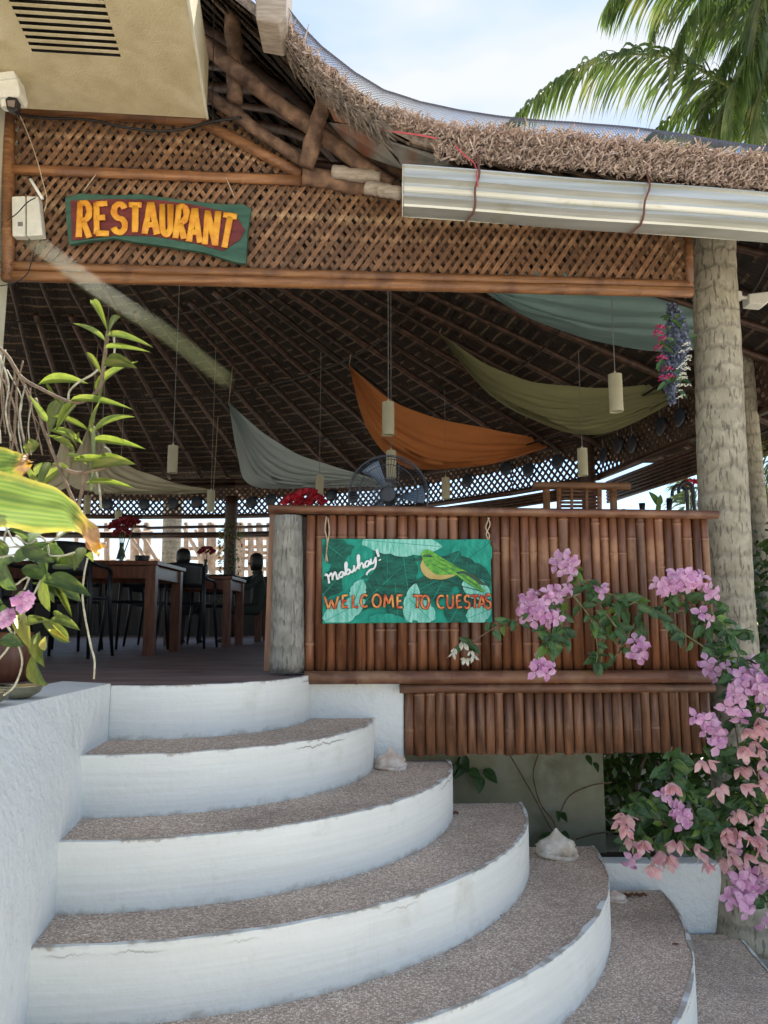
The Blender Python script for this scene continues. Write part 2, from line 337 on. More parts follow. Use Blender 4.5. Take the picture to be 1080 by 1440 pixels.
# pebble-wash treads
m, n, b = newmat('pebble_wash_tread'); v = coords(n, 'obj', (1, 1, 1))
vo = N(n, 'ShaderNodeTexVoronoi', i_Scale=150); Lk(n, v, vo.inputs['Vector']); sp = N(n, 'ShaderNodeSeparateColor'); Lk(n, vo.outputs['Color'], sp.inputs[0])
pc = ramp(n, sp.outputs[0], [(0, (.26, .19, .145)), (.3, (.54, .41, .32)), (.6, (.72, .58, .46)), (.85, (.88, .76, .63)), (1, (.96, .90, .80))])
pc = mix(n, ramp(n, vo.outputs['Distance'], [(.35, (0, 0, 0)), (.7, (1, 1, 1))]), pc, (.46, .35, .27))
lg = nz(n, v, 3.0, 5, .6); pc = mix(n, 1.0, pc, ramp(n, lg, [(.3, (.82, .80, .77)), (.5, (1.02, 1.0, .97)), (.72, (1.2, 1.17, 1.13))]), 'MULTIPLY')
pc = mix(n, ramp(n, nz(n, coords(n, 'obj', (1, 2.5, 1)), 2.3, 4), [(.66, (0, 0, 0)), (.76, (.5, .5, .5))]), pc, (.40, .24, .12))
pc = mix(n, ramp(n, nz(n, v, 7.0, 5, .7), [(.58, (0, 0, 0)), (.72, (.55, .55, .55))]), pc, (.20, .16, .13))
Lk(n, pc, b.inputs['Base Color']); b.inputs['Roughness'].default_value = .85
bumpit(n, b, mth(n, 'SUBTRACT', 1.0, vo.outputs['Distance']), .9, .004); M['pebble'] = m
# polished reddish-brown boards inside
m, n, b = newmat('worn_brown_floor'); v = coords(n, 'obj', (1, 1, 1))
fc = ramp(n, nz(n, coords(n, 'obj', (.8, 3.2, 1)), 2.2, 6), [(.3, (.13, .08, .07)), (.7, (.28, .195, .175))])
Lk(n, fc, b.inputs['Base Color']); Lk(n, ramp(n, nz(n, coords(n, 'obj', (1, 4, 1)), 3, 4), [(.3, (.4,)*3), (.7, (.7,)*3)]), b.inputs['Roughness']); bumpit(n, b, nz(n, v, 18, 4), .15, .004); M['floor'] = m
# thatch, leaf strips along the slope
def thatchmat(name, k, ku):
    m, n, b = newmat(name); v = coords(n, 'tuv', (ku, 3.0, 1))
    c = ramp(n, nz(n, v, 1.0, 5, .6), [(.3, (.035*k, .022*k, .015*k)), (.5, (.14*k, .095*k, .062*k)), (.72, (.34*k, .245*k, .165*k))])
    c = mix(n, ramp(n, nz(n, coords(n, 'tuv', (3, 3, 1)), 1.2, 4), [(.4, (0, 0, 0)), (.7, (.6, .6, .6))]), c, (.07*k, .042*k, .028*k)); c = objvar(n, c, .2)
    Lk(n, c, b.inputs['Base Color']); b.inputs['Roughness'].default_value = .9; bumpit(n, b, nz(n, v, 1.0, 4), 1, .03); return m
M['thatchlip'] = thatchmat('thatch_lath_lip', 1.1, 60); M['thatchout'] = thatchmat('lit_thatch_underside', 2.2, 60); M['thatchlipout'] = thatchmat('overhang_thatch_lip', .6, 60)  # overhang underside lightened to look lit; same nipa as the dark inner thatch
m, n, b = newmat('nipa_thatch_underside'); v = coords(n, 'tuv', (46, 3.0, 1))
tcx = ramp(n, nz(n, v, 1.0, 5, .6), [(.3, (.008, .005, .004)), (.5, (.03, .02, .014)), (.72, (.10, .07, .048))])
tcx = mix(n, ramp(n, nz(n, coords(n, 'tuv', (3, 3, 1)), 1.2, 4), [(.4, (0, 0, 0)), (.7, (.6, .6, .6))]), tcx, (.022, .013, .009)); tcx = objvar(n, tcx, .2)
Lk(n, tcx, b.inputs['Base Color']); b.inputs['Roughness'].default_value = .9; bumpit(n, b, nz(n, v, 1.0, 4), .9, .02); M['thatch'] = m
M['straw'] = gen('dry_straw_stub', (.34, .24, .19), (.76, .62, .53), 40, rough=.85, bump=.3, lo=.3, hi=.7)
M['strawtop'] = gen('grey_brown_thatch_top', (.13, .10, .08), (.36, .29, .23), 30, (1, .3, 1), rough=.9, bump=.9, dist=.02)
# gutter: brushed pressed aluminium with grime
m, n, b = newmat('pressed_aluminium_gutter'); v = coords(n, 'obj', (.6, 1, 14))
gc = ramp(n, nz(n, v, 2, 4), [(.35, (.42, .42, .36)), (.65, (.62, .62, .58))])
gc = mix(n, ramp(n, nz(n, coords(n, 'obj', (3, 3, 9)), 2.2, 6, .7), [(.58, (0, 0, 0)), (.74, (.55, .55, .55))]), gc, (.34, .31, .17))
Lk(n, gc, b.inputs['Base Color']); b.inputs['Metallic'].default_value = .6; b.inputs['Roughness'].default_value = .42; M['gutter'] = m
def cloth(name, c):
    return gen(name, [k*.85 for k in c], [k*1.1 for k in c], 2.5, kind='tuv', rough=.85, bump=.15, trans=.35)
M['c_or'] = cloth('orange_cloth', (.72, .27, .09)); M['c_ol'] = cloth('olive_cloth', (.33, .32, .16)); M['c_te'] = cloth('teal_cloth', (.34, .50, .48))
M['c_bl'] = cloth('blue_grey_cloth', (.50, .58, .58)); M['c_be'] = cloth('beige_cloth', (.68, .63, .46))
M['signgreen'] = gen('green_painted_board', (.02, .075, .05), (.05, .125, .085), 6, (1, 1, 4), rough=.55, bump=.5, dist=.006)
M['signmaroon'] = gen('maroon_painted_board', (.10, .014, .016), (.19, .03, .03), 8, (1, 1, 3), rough=.5, bump=.5, dist=.005)
M['lettery'] = gen('orange_letter_paint', (.62, .21, .015), (.85, .42, .04), 14, rough=.5, bump=.4)
M['letterred'] = gen('red_yellow_letter_paint', (.55, .05, .02), (.85, .42, .10), 26, rough=.5, bump=.2, lo=.42, hi=.68)
M['outline'] = flat('dark_letter_outline', (.12, .03, .015), .5)
M['white'] = flat('white_paint', (.82, .82, .80), .5, var=.04)
M['p_base'] = gen('teal_paint', (.0, .20, .14), (.01, .33, .23), 9, rough=.75, bump=.2)
M['p_dark'] = gen('deep_green_paint', (.0, .05, .035), (.006, .14, .09), 12, (1, 1, 3), rough=.75, bump=.2)
M['p_mid'] = gen('sea_green_paint', (.0, .22, .15), (.02, .36, .25), 12, (3, 1, 1), rough=.75, bump=.2)
M['p_aqua'] = gen('pale_aqua_paint', (.10, .45, .34), (.34, .68, .57), 14, (5, 1, 1), rough=.7, bump=.2)
M['p_bird'] = gen('bird_green_paint', (.03, .22, .012), (.16, .46, .03), 30, (1, 1, 2), rough=.4, bump=.2)
M['p_birdd'] = flat('bird_dark_paint', (.01, .05, .02), .4)
M['p_belly'] = gen('bird_ochre_paint', (.42, .30, .07), (.52, .40, .13), 20, rough=.4)
M['shellw'] = gen('cream_shell', (.55, .48, .38), (.80, .76, .66), 14, rough=.55, bump=.5, bscale=40, c3=(.48, .36, .25), c3s=9)
M['shellp'] = gen('pinkish_shell', (.55, .40, .30), (.80, .70, .60), 22, rough=.6, bump=.8, bscale=40)
M['lawn'] = gen('pale_sandy_yard', (.42, .38, .31), (.56, .52, .44), 3, rough=.95, bump=.4)
M['dry'] = flat('dry_brown_leaf', (.20, .09, .045), .8)
M['blur'] = leafmat('pale_green_orchid_tip', (.30, .33, .16), (.36, .38, .20), trans=.3)

# ================================================================ SETTING
g = MB(); g.add([(-400, -400, GZ), (400, -400, GZ), (400, 400, GZ), (-400, 400, GZ)], [(0, 1, 2, 3)])
tag(g.build('ground', M['lawn']), kind='structure')
SC = Vector((-1.08, 3.98)); RIS = .216; XL = -1.14
def XW(y, z): return -1.143 + max(0, 3.276-y)*.15*(lambda t: t*(2-t))(min(1, max(0, -z/.5)))
RR = [(.70, .71), (1.09, 1.03), (1.40, 1.42), (1.65, 1.79), (1.91, 2.16), (2.20, 2.50), (2.50, 2.88)]
def arc(k, n=60, inset=0.0, jit=0.0):
    a, b_ = RR[k]; out = []
    th0 = -pi/2 + math.asin((XW(SC.y-a, -k*RIS)-.01-SC.x)/a)
    # end where the arc meets the facade line
    th1 = 0
    for i in range(n+1):
        t = i/n; th = -pi/2 + (pi/2+.10)*t + (th0+pi/2)*(1-t)
        r = a + (b_-a)*t**1.1 - inset + (noise.noise(Vector((th*14, k*3.1, 0)))*jit if jit else 0)
        x = SC.x + r*cos(th); y = SC.y + r*sin(th)
        if y > Yf(x)+.02:
            y = Yf(x)+.02; out.append((x, y)); break
        out.append((x, y))
    return out
st = thing('staircase', 'curved white-painted fan staircase with brown pebble-wash treads', 'staircase', (SC.x, SC.y, GZ))
for k in range(7):
    z = -k*RIS; a = arc(k); L = 0; tread = None
    rm = MB(); rows = [[], [], []]; uv = [[], [], []]
    ai = arc(k, inset=.014, jit=.016); m_ = min(len(a), len(ai))
    sp_ = thing  # keep name local
    for i in range(m_):
        if i: L += hypot(a[i][0]-a[i-1][0], a[i][1]-a[i-1][1])
        wz = noise.noise(Vector((L*9, k, 3)))*.0025
        rows[0].append(Vector((a[i][0], a[i][1], z-RIS-.012))); uv[0].append((L+k*7.7, .228, 0))
        rows[1].append(Vector((a[i][0], a[i][1], z+.002+wz))); uv[1].append((L+k*7.7, 0, 0))
        q = Vector((ai[i][0], ai[i][1], z+.004+wz)); rows[2].append(q); uv[2].append((L+k*7.7, -.02, 0))
    # refine the riser height for bumps
    rm.grid(rows, [c for r_ in uv for c in r_])
    # thickness of the painted lip, and end face at the facade
    step = bpy.data.objects.new('step', None); link(step, st)
    if k < 6: step['label'] = ['top step level with the dining floor', 'second step from the top', 'third step from the top', 'fourth step from the top', 'fifth step from the top', 'sixth step from the top'][k]
    ro = rm.build('riser', M['riser'], step, smooth=False); 
    if k > 0:
        tm = MB(); inner = arc(k-1, inset=.06) ; nI = len(ai)
        rr = []
        for s in range(4):
            row = []
            for i in range(nI):
                t = i/(nI-1); j = t*(len(inner)-1); j0 = int(j); j1 = min(j0+1, len(inner)-1); ff = j-j0
                ix = inner[j0][0]*(1-ff)+inner[j1][0]*ff; iy = inner[j0][1]*(1-ff)+inner[j1][1]*ff
                u = s/3; row.append(Vector((ix*(1-u)+ai[i][0]*u, iy*(1-u)+ai[i][1]*u, z)))
            rr.append(row)
        tm.grid(rr); tm.build('tread', M['pebble'], step)
        em = MB(); p = a[-1]; q = inner[-1]     # return face at the back of each tread
        em.add([(p[0], p[1]+.002, z-.001), (q[0]-.3, Yf(q[0]-.3)+.022, z-.001), (q[0]-.3, Yf(q[0]-.3)+.022, GZ), (p[0], p[1]+.002, GZ)], [(0, 1, 2, 3)])
        em.build('back_face', M['wall'], step)
# dining floor
fm = MB(); a0 = arc(0, inset=.014, jit=.016)
pts = [(x, y, 0) for x, y in a0] + [(x, y, 0) for x, y in [(-.2, 4.12), (4.2, 4.4), (4.2, 11.5), (1.4, 14.0), (-3, 15.6), (-7, 15.6), (-11, 13), (-12, 8), (-11, 3.2), (-2.2, 1.9), (-1.40, 1.9), (-1.40, 3.26), (-1.16, 3.27)]]
fm.add(pts, [tuple(range(len(pts)))]); tag(fm.build('dining_floor', M['floor']), kind='structure')
sk = MB(); sk.prism([(x, y, -.02) for x, y in [(-.2, 4.35), (4.15, 4.5), (4.15, 11.45), (1.4, 13.9), (-3, 15.5), (-7, 15.5), (-11, 12.9), (-11.9, 8), (-2.0, 4.6)]], (0, 0, -.14)); tag(sk.build('floor_slab', M['cement']), kind='structure')

# left flank wall (top at floor level)
lw = MB(); rows = []
for i in range(40):
    y = .5 + (3.28-.5)*i/39; rows.append([Vector((XW(y, z_), y, z_)) for z_ in [GZ+(-GZ+.012)*j/14 for j in range(15)]])
lw.grid(rows); lw.add([(-1.143, .5, .012), (-1.143, 3.28, .012), (XL-.26, 3.42, .012), (XL-.27, .5, .012)], [(0, 1, 2, 3)])
lw.add([(XL-.26, 3.42, .012), (XL-.26, 3.42, -1.7), (XL-.27, .5, -1.7), (XL-.27, .5, .012)], [(0, 1, 2, 3)])
lw.add([(-1.143, .5, .012), (XL-.27, .5, .012), (XL-.27, .5, GZ), (XL+.43, .5, GZ)], [(0, 1, 2, 3)])
tag(lw.build('flank_wall', M['wall']), 'rough white masonry wall running down the left side of the steps', 'wall')
# plinth under the counter (white return right of the steps)
x0 = F(427, 960).x; x1 = F(568, 1000, .03).x
pw = MB(); pw.prism([P2(x0-.02, -.03, .035), P2(x1, -.03, .035), P2(x1, GZ, .035), P2(x0-.02, GZ, .035)], (0, .5, 0))
tag(bevel(pw.build('plinth_wall', M['wall']), .01), 'short rough white wall between the top steps and the lower bamboo panel', 'wall')
# recessed cement wall below the counter
cw = MB(); cx_ = W(851, 1150, 4.9).x; cw.box((cx_-1.0, 4.98, -.84), (2.0, .16, 1.4)); cw.box((cx_-.08, 6.0, -.84), (.16, 1.84, 1.4))
tag(cw.build('foundation_wall', M['cement']), 'stained grey green cement wall in the recess under the bamboo counter', 'wall')
# planter
pl = thing('planter_box', 'low whitewashed planter trough under the bougainvillea', 'planter', (1.7, 4.4, -6*RIS))
X0 = W(838, 1260, 4.18).x; X1 = W(1016, 1260, 4.20).x; zt = W(900, 1215, 4.18).z
b1 = MB(); b1.box(((X0+X1)/2, 4.25, (zt-1.32)/2), (X1-X0, .12, zt+1.32)); b1.box((X1-.05, 4.55, (zt-1.32)/2), (.10, .48, zt+1.32))
bevel(b1.build('trough', M['wall'], pl), .012)
b1 = MB(); b1.box(((X0+X1)/2, 4.62, -1.22), (X1-X0-.2, .6, .2)); b1.build('soil', M['soil'], pl)

# cream column and soffit of the next building
cc = MB(); cx = F(7, 300).x; cc.box((cx-.2, Yf(cx)-.06, 1.56), (.4, .3, 3.1)); cc.box((cx-1.6, Yf(cx)+.2, 1.5), (2.6, .14, 3.2))
tag(bevel(cc.build('building_column', M['cream']), .008), 'cream painted building column at the far left edge', 'column')
SZ = W(290, 163, 3.76).z
A = W(290, 163, z=SZ); B = W(263, 0, z=SZ); dirv = (B-A); 
def S(u, v): # along edge toward camera (m), leftward (m)
    d = dirv.normalized(); return A + d*u + Vector((-1, -.085, 0))*v
sf = thing('eave_slab', 'cream concrete eave overhead with its slotted vent, upper left', 'eave', (A.x, A.y, SZ))
va = W(170, 80, z=SZ); vb = W(45, 72, z=SZ); vc = W(147, 0, z=SZ)
# local coordinates of the vent in (u, v)
d = dirv.normalized(); lv = Vector((-1, -.085, 0))
def UV(p):
    q = p-A; det = d.x*lv.y-d.y*lv.x; return ((q.x*lv.y-q.y*lv.x)/det, (d.x*q.y-d.y*q.x)/det)
u0, v0 = UV(va); _, v1 = UV(vb); u1 = UV(W(140, -22, z=SZ))[0]
UE, VE = 2.2, 3.2
s1 = MB()
def q4(a_, b_, c_, d_): s1.add([S(a_, c_), S(b_, c_), S(b_, d_), S(a_, d_)], [(0, 1, 2, 3)])
q4(-.02, u0, 0, VE); q4(u1, UE, 0, VE); q4(u0, u1, 0, v0); q4(u0, u1, v1, VE)
up = Vector((0, 0, .34))
s1.add([S(-.02, 0), S(UE, 0), S(UE, 0)+up, S(-.02, 0)+up], [(0, 1, 2, 3)]); s1.add([S(-.02, 0), S(-.02, VE), S(-.02, VE)+up, S(-.02, 0)+up], [(0, 1, 2, 3)])
s1.add([S(-.02, 0)+up, S(UE, 0)+up, S(UE, VE)+up, S(-.02, VE)+up], [(0, 1, 2, 3)]); s1.add([S(UE, 0), S(UE, VE), S(UE, VE)+up, S(UE, 0)+up], [(0, 1, 2, 3)])
s1.build('slab', M['soffit'], sf)
s2 = MB(); e = Vector((0, 0, .09))
for (a_, b_, c_, d_) in ((u0, u1, v0, v0), (u0, u1, v1, v1), (u0, u0, v0, v1), (u1, u1, v0, v1)): s2.add([S(a_, c_), S(b_, d_), S(b_, d_)+e, S(a_, c_)+e], [(0, 1, 2, 3)])
s2.add([S(u0, v0)+e, S(u1, v0)+e, S(u1, v1)+e, S(u0, v1)+e], [(0, 1, 2, 3)]); s2.build('vent_recess', M['cable'], sf)
nsl = 10
for i in range(nsl):
    s3 = MB(); uu = u0+(u1-u0)*(i+.72)/nsl; hw = (u1-u0)/nsl*.17
    s3.prism([S(uu-hw, v0-.002)-e*.03, S(uu+hw, v0-.002)-e*.03, S(uu+hw, v1+.002)-e*.03, S(uu-hw, v1+.002)-e*.03], (0, 0, .006)); s3.build('vent_slat', M['soffit'], sf)
s3 = MB(); s3.tube([S(-.02, -.004), S(UE, -.004)], .007, 6); s3.build('drip_edge', M['cream'], sf)

# ================================================================ ROOF
CX, CY = -4.5, 7.4
vp = [(395, 34), (430, 78), (455, 104), (500, 140), (540, 164), (590, 178), (640, 185), (700, 190), (800, 197), (900, 208), (1000, 220), (1080, 229)]
VERGE = 0.55
def Yv(X): return Yf(X)-VERGE
vt_ = []
for px, py in vp:
    dd = ray(px, py); t = (FY-VERGE)/(dd.y-FS*dd.x); q = Vector((0, 0, ZC))+dd*t; vt_.append((q.x, q.z))
def vh(X):
    if X <= vt_[0][0]: return vt_[0][1] + (vt_[0][0]-X)*.85
    for (a_, za), (b_, zb) in zip(vt_, vt_[1:]):
        if X <= b_: return za+(zb-za)*(X-a_)/(b_-a_)
    return vt_[-1][1] - (X-vt_[-1][0])*.06
def rfac(th):
    r = rend(th); s_, c_ = sin(th), cos(th); den = s_-FS*c_
    return min(r, (FY+FS*CX+.06-CY)/den) if den < -1e-3 else r
def zr(X, Y):      # top of the roof
    c = 6.28-.412*hypot(X-CX, Y-CY); f = vh(X)+.58*max(0, Y-Yv(X)) + .05
    f2 = vh(X)+.50*(Y-Yv(X))
    return min(c, f2) if Y-Yv(X) < 4.5 else c
def tk(X, Y):      # thatch thickness: thin and ragged at the high left front edge
    f = min(1, max(0, (Y-Yf(X)+.1)/.5)); g_ = min(1, max(0, (X-.0)/.5)); return .045+.075*max(f, g_)
def rend(th):
    r = 9.35; s_, c_ = sin(th), cos(th); tt = th % (2*pi)
    if tt < pi: r = 9.35-1.15*min(1, max(0, (tt-radians(14))/radians(16)))
    # distance to front line Y = 4.33+.08*(X+.445)-VERGE
    den = s_-FS*c_
    if den < -1e-3:
        r = min(r, (FY+FS*CX-VERGE-CY)/den)
    return r
roof = thing('thatched_roof', 'round nipa-thatched pavilion roof on radiating bamboo rafters', 'roof', (CX, CY, 6.2))
NT = 260; TH = [2*pi*i/NT for i in range(NT+1)]
RW = .155; nrow = int(9.4/RW)
for k in range(nrow):
    ra, rb = k*RW, (k+1)*RW+.035; mb = MB(); up_ = []
    for i in range(NT):
        ta, tb = TH[i], TH[i+1]; ea, eb = rend(ta), rend(tb)
        if ra >= ea or ra >= eb: continue
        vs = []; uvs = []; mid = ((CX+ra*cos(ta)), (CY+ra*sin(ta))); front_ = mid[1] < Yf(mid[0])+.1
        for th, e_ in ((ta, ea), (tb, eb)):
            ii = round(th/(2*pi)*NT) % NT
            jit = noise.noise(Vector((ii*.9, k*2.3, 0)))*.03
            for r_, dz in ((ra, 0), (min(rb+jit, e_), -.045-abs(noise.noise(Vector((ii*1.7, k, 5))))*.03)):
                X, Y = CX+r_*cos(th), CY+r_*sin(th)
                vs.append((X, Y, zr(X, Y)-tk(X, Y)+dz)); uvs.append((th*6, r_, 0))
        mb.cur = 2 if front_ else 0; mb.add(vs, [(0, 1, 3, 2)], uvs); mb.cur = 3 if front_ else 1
        if 0 <= 1: # lower lip
            a_, b_ = Vector(vs[0]), Vector(vs[2]); c_, d_ = Vector(vs[1]), Vector(vs[3]); dn_ = Vector((0, 0, -.006))
            if R() < .86: mb.add([a_.lerp(c_, .62)+dn_, b_.lerp(d_, .62)+dn_, b_.lerp(d_, .74)+dn_*1.4, a_.lerp(c_, .74)+dn_*1.4], [(0, 1, 2, 3)], [uvs[0], uvs[2], uvs[3], uvs[1]])
            a_, b_ = Vector(vs[1]), Vector(vs[3]); mb.add([a_, b_, b_+Vector((0, 0, .016)), a_+Vector((0, 0, .016))], [(0, 1, 2, 3)], [uvs[1], uvs[3], uvs[3], uvs[1]])
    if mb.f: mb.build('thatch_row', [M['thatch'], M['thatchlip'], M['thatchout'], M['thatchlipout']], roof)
mb = MB(); NR = 60
for i in range(NT):
    for j in range(NR):
        vs = []; 
        for th, q in ((TH[i], j), (TH[i+1], j), (TH[i+1], j+1), (TH[i], j+1)):
            r_ = rend(th)*q/NR; X, Y = CX+r_*cos(th), CY+r_*sin(th); vs.append((X, Y, zr(X, Y)))
        mb.add(vs, [(0, 1, 2, 3)])
mb.build('thatch_cover', M['strawtop'], roof)
mb = MB()   # cut edge closing the roof all round
for i in range(NT):
    vs = []
    for th, dz in ((TH[i], 0), (TH[i+1], 0), (TH[i+1], -1), (TH[i], -1)):
        r_ = rend(th); X, Y = CX+r_*cos(th), CY+r_*sin(th); vs.append((X, Y, zr(X, Y)+dz*(tk(X, Y)+.025)))
    mb.add(vs, [(0, 1, 2, 3)])
mb.build('cut_edge', M['strawtop'], roof)
# straw stubs along the front edge
mb = MB(); xa = vt_[0][0]-.1
for i in range(15000):
    X = xa + (2.75-xa)*R()
    s_ = R(); Y = Yv(X)+ (U(-.05, .02) if s_ < .62 else U(0, .34)); lo_ = .17 if X > .25 else .05
    z = vh(X) + (U(-lo_, .02) if s_ < .62 else .5*(Y-Yv(X))+U(0, .02))
    if s_ < .62: z += .015*noise.noise(Vector((X*6, 0, 0)))
    L_ = U(.018, .045) if R() < .96 else U(.06, .11); th = U(-.9, .9); dv = Vector((sin(th)*.8, -.5 - .4*R(), U(-.5, .35))).normalized()*L_; wv_ = Vector((U(-1, 1), U(-.3, .3), U(-1, 1))).normalized()*U(.002, .0045)
    p = Vector((X, Y, z)); q = dv.cross(wv_).normalized()*.002
    mb.add([p+wv_, p-wv_+q, p-wv_+q+dv, p+wv_+dv, p-q*2, p-q*2+dv], [(0, 1, 2, 3), (1, 4, 5, 2), (4, 0, 3, 5)])
so_ = mb.build('straw_stubs', M['straw'], roof); so_['kind'] = 'stuff'
# dry leaf tufts on the high left edge
mb = MB()
for i in range(1800):
    X = vt_[0][0]+(vt_[4][0]-vt_[0][0])*R()**.8; p = Vector((X, Yv(X)+U(-.05, .1), vh(X)+U(-.10, .02)))
    dv = Vector((U(.1, 1), -.6*R(), -U(.2, 1))).normalized()*U(.04, .12); wv_ = dv.cross(Vector((0, 1, .2))).normalized()*.004
    mb.add([p-wv_, p+wv_, p+dv+Vector((0, 0, -.01))], [(0, 1, 2)])
o_ = mb.build('dry_leaf_fringe', M['strawtop'], roof); o_['kind'] = 'stuff'
# bamboo rafters under the thatch (pairs), battens in rings
def under(X, Y, d_=.21): return Vector((X, Y, zr(X, Y)-d_))
nr_ = 84
for i in range(nr_):
    th = 2*pi*(i+.3)/nr_ + U(-.008, .008)
    if pi*.58 < (th % (2*pi)) < pi*1.22: continue
    e_ = rfac(th)-.12; m_ = []; rb = .042 if i % 2 else .030
    r0_ = .35 if i % 2 == 0 else 3.3
    K = 18
    for j in range(K+1):
        r_ = r0_+(e_-r0_)*j/K; X, Y = CX+r_*cos(th), CY+r_*sin(th); p = under(X, Y, .20+rb)
        m_.append(p+Vector((U(-.006, .006), U(-.006, .006), U(-.006, .006))))
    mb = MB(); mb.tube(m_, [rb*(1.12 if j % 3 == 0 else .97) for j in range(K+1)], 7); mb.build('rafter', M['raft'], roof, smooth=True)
for k, r_ in enumerate([1.8, 3.4, 5.0, 6.4, 7.6, 8.8]):
    run = []; 
    def flush(run):
        if len(run) > 3:
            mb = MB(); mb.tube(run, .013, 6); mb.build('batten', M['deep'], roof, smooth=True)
    for i in range(131):
        th = 2*pi*i/130
        if r_ < rfac(th)-.05 and not (pi*.6 < th < pi*1.2):
            X, Y = CX+r_*cos(th), CY+r_*sin(th); run.append(under(X, Y, .29))
        else: flush(run); run = []
    flush(run)

# ---- wire netting over the front edge
mb = MB(); zig = []; NX = 210; NZ = 13
XA, XB = vt_[0][0]-.05, 2.9
def netp(u, v):
    X = XA+(XB-XA)*u; s_ = v*.36
    return Vector((X, Yv(X)-.10+s_, vh(X)+.018+.055*max(0, 1-u*2.2)+.02*sin(u*9)**2+ .40*s_+.03*sin(v*3.1)))
for fam in (0, 1):
    for i in range(-NZ, NX+NZ):
        pts_ = []
        for j in range(NZ+1):
            k = i+(j if fam else NZ-j)*1.0 
            if 0 <= k <= NX: pts_.append(netp((k+.25*((j % 2)))/NX, j/NZ))
        if len(pts_) > 1: mb.tube(pts_, .0014, 3, caps=False)
o_ = mb.build('wire_netting', M['net'], roof); o_['kind'] = 'stuff'
mb = MB(); mb.tube([netp(.20+.45*i/40, .96)+Vector((0, 0, .004*sin(i*1.3))) for i in range(41)], .004, 5)
mb.tube(crm([F(533, 182, .56), F(560, 186, .6), F(590, 190, .62), F(615, 195, .62)], 6), .004, 5); mb.tube(crm([F(640, 205, .62), F(655, 220, .62), F(668, 232, .62), F(672, 262, .75)], 6), .0035, 5)
mb.build('red_cord', M['redcord'], roof)

# ---- logs at the high left corner of the roof front
def log(name, a_, b_, r, mat, parent, n=10, wob=.02):
    mb = MB(); pp = [Vector(a_).lerp(Vector(b_), t/10) for t in range(11)]
    pp = [p+Vector((U(-wob, wob), U(-wob, wob), U(-wob, wob)))*.35 for p in pp]
    mb.tube(pp, [r*U(.93, 1.07) for _ in pp], n, wob=.05); return mb.build(name, mat, parent, smooth=True)
fr = thing('eave_frame', 'rough log framework under the high end of the thatched eave', 'roof frame', tuple(F(430, 250)))
log('rafter_log', F(255, 40, .12), F(548, 262, .12), .044, M['log'], fr)
log('post', F(327, -40, .02), F(331, 142, .02), .046, M['log'], fr)
log('post', F(462, 118, .30), F(430, 235, .14), .046, M['log'], fr)
log('knob', F(462, 112, .42), F(462, 118, .30), .055, M['log'], fr)
log('brace', F(293, 132, .03), F(424, 228, .03), .034, M['log'], fr)
log('tie_beam', F(425, 248, .05), F(562, 268, .05), .055, M['log'], fr)
log('tie_beam', F(470, 243, .12), F(536, 250, .14), .036, M['greybam'], fr)
log('tie_beam', F(515, 262, .16), F(562, 272, .20), .036, M['greybam'], fr)
log('rafter_log', F(455, 180, -.1), F(575, 250, -.1), .03, M['log'], fr)
log('purlin', F(440, 232, -.25), F(570, 246, -.1), .03, M['darkwood'], fr)
def sheet(name, pts, mat, parent, th=.004):
    mb = MB(); mb.prism(pts, (0, th, 0)); return mb.build(name, mat, parent)
sheet('metal_sheet', [F(528, 192, .50), F(628, 222, .52), F(634, 232, .50), F(565, 236, .35), F(560, 222, .4)], M['greymetal'], fr)
sheet('metal_sheet', [F(462, 172, .2), F(520, 178, .35), F(568, 238, .3), F(500, 215, .1)], M['greymetal'], fr)
sheet('metal_sheet', [F(455, 138, .30), F(500, 150, .42), F(528, 180, .45), F(470, 170, .25)], M['brownmetal'], fr)
# gable piece at the top (end of a ridge board)
rb_ = thing('ridge_cap', 'grey boxed board end above the thatch beside the concrete eave', 'roof cap', tuple(F(380, 10, .7)))
mb = MB(); mb.prism([F(358, -60, .72), F(404, -60, .72), F(402, 22, .72), F(391, 33, .72), F(360, 27, .72)], (0, .22, 0)); bevel(mb.build('board', M['greybam'], rb_), .006)

# ================================================================ FRONT LATTICE
lat = thing('lattice_fascia', 'long woven bamboo lattice fascia above the entrance opening', 'lattice', tuple(F(480, 400)))
sm = MB(); sm.box((0, 0, .5), (.022, .006, 1)); slat_me = sm.mesh('slat', M['slat'])
sm = MB(); sm.box((0, 0, .5), (.030, .006, 1)); 
def clip(poly, p, dvec):
    ts = []
    for i in range(len(poly)):
        a_ = poly[i]; b_ = poly[(i+1) % len(poly)]; ex, ey = b_[0]-a_[0], b_[1]-a_[1]; den = dvec[0]*ey-dvec[1]*ex
        if abs(den) < 1e-9: continue
        t = ((a_[0]-p[0])*ey-(a_[1]-p[1])*ex)/den; s_ = ((a_[0]-p[0])*dvec[1]-(a_[1]-p[1])*dvec[0])/den
        if -1e-6 <= s_ <= 1+1e-6: ts.append(t)
    return (min(ts), max(ts)) if len(ts) >= 2 and max(ts)-min(ts) > .03 else None
cntS = 0
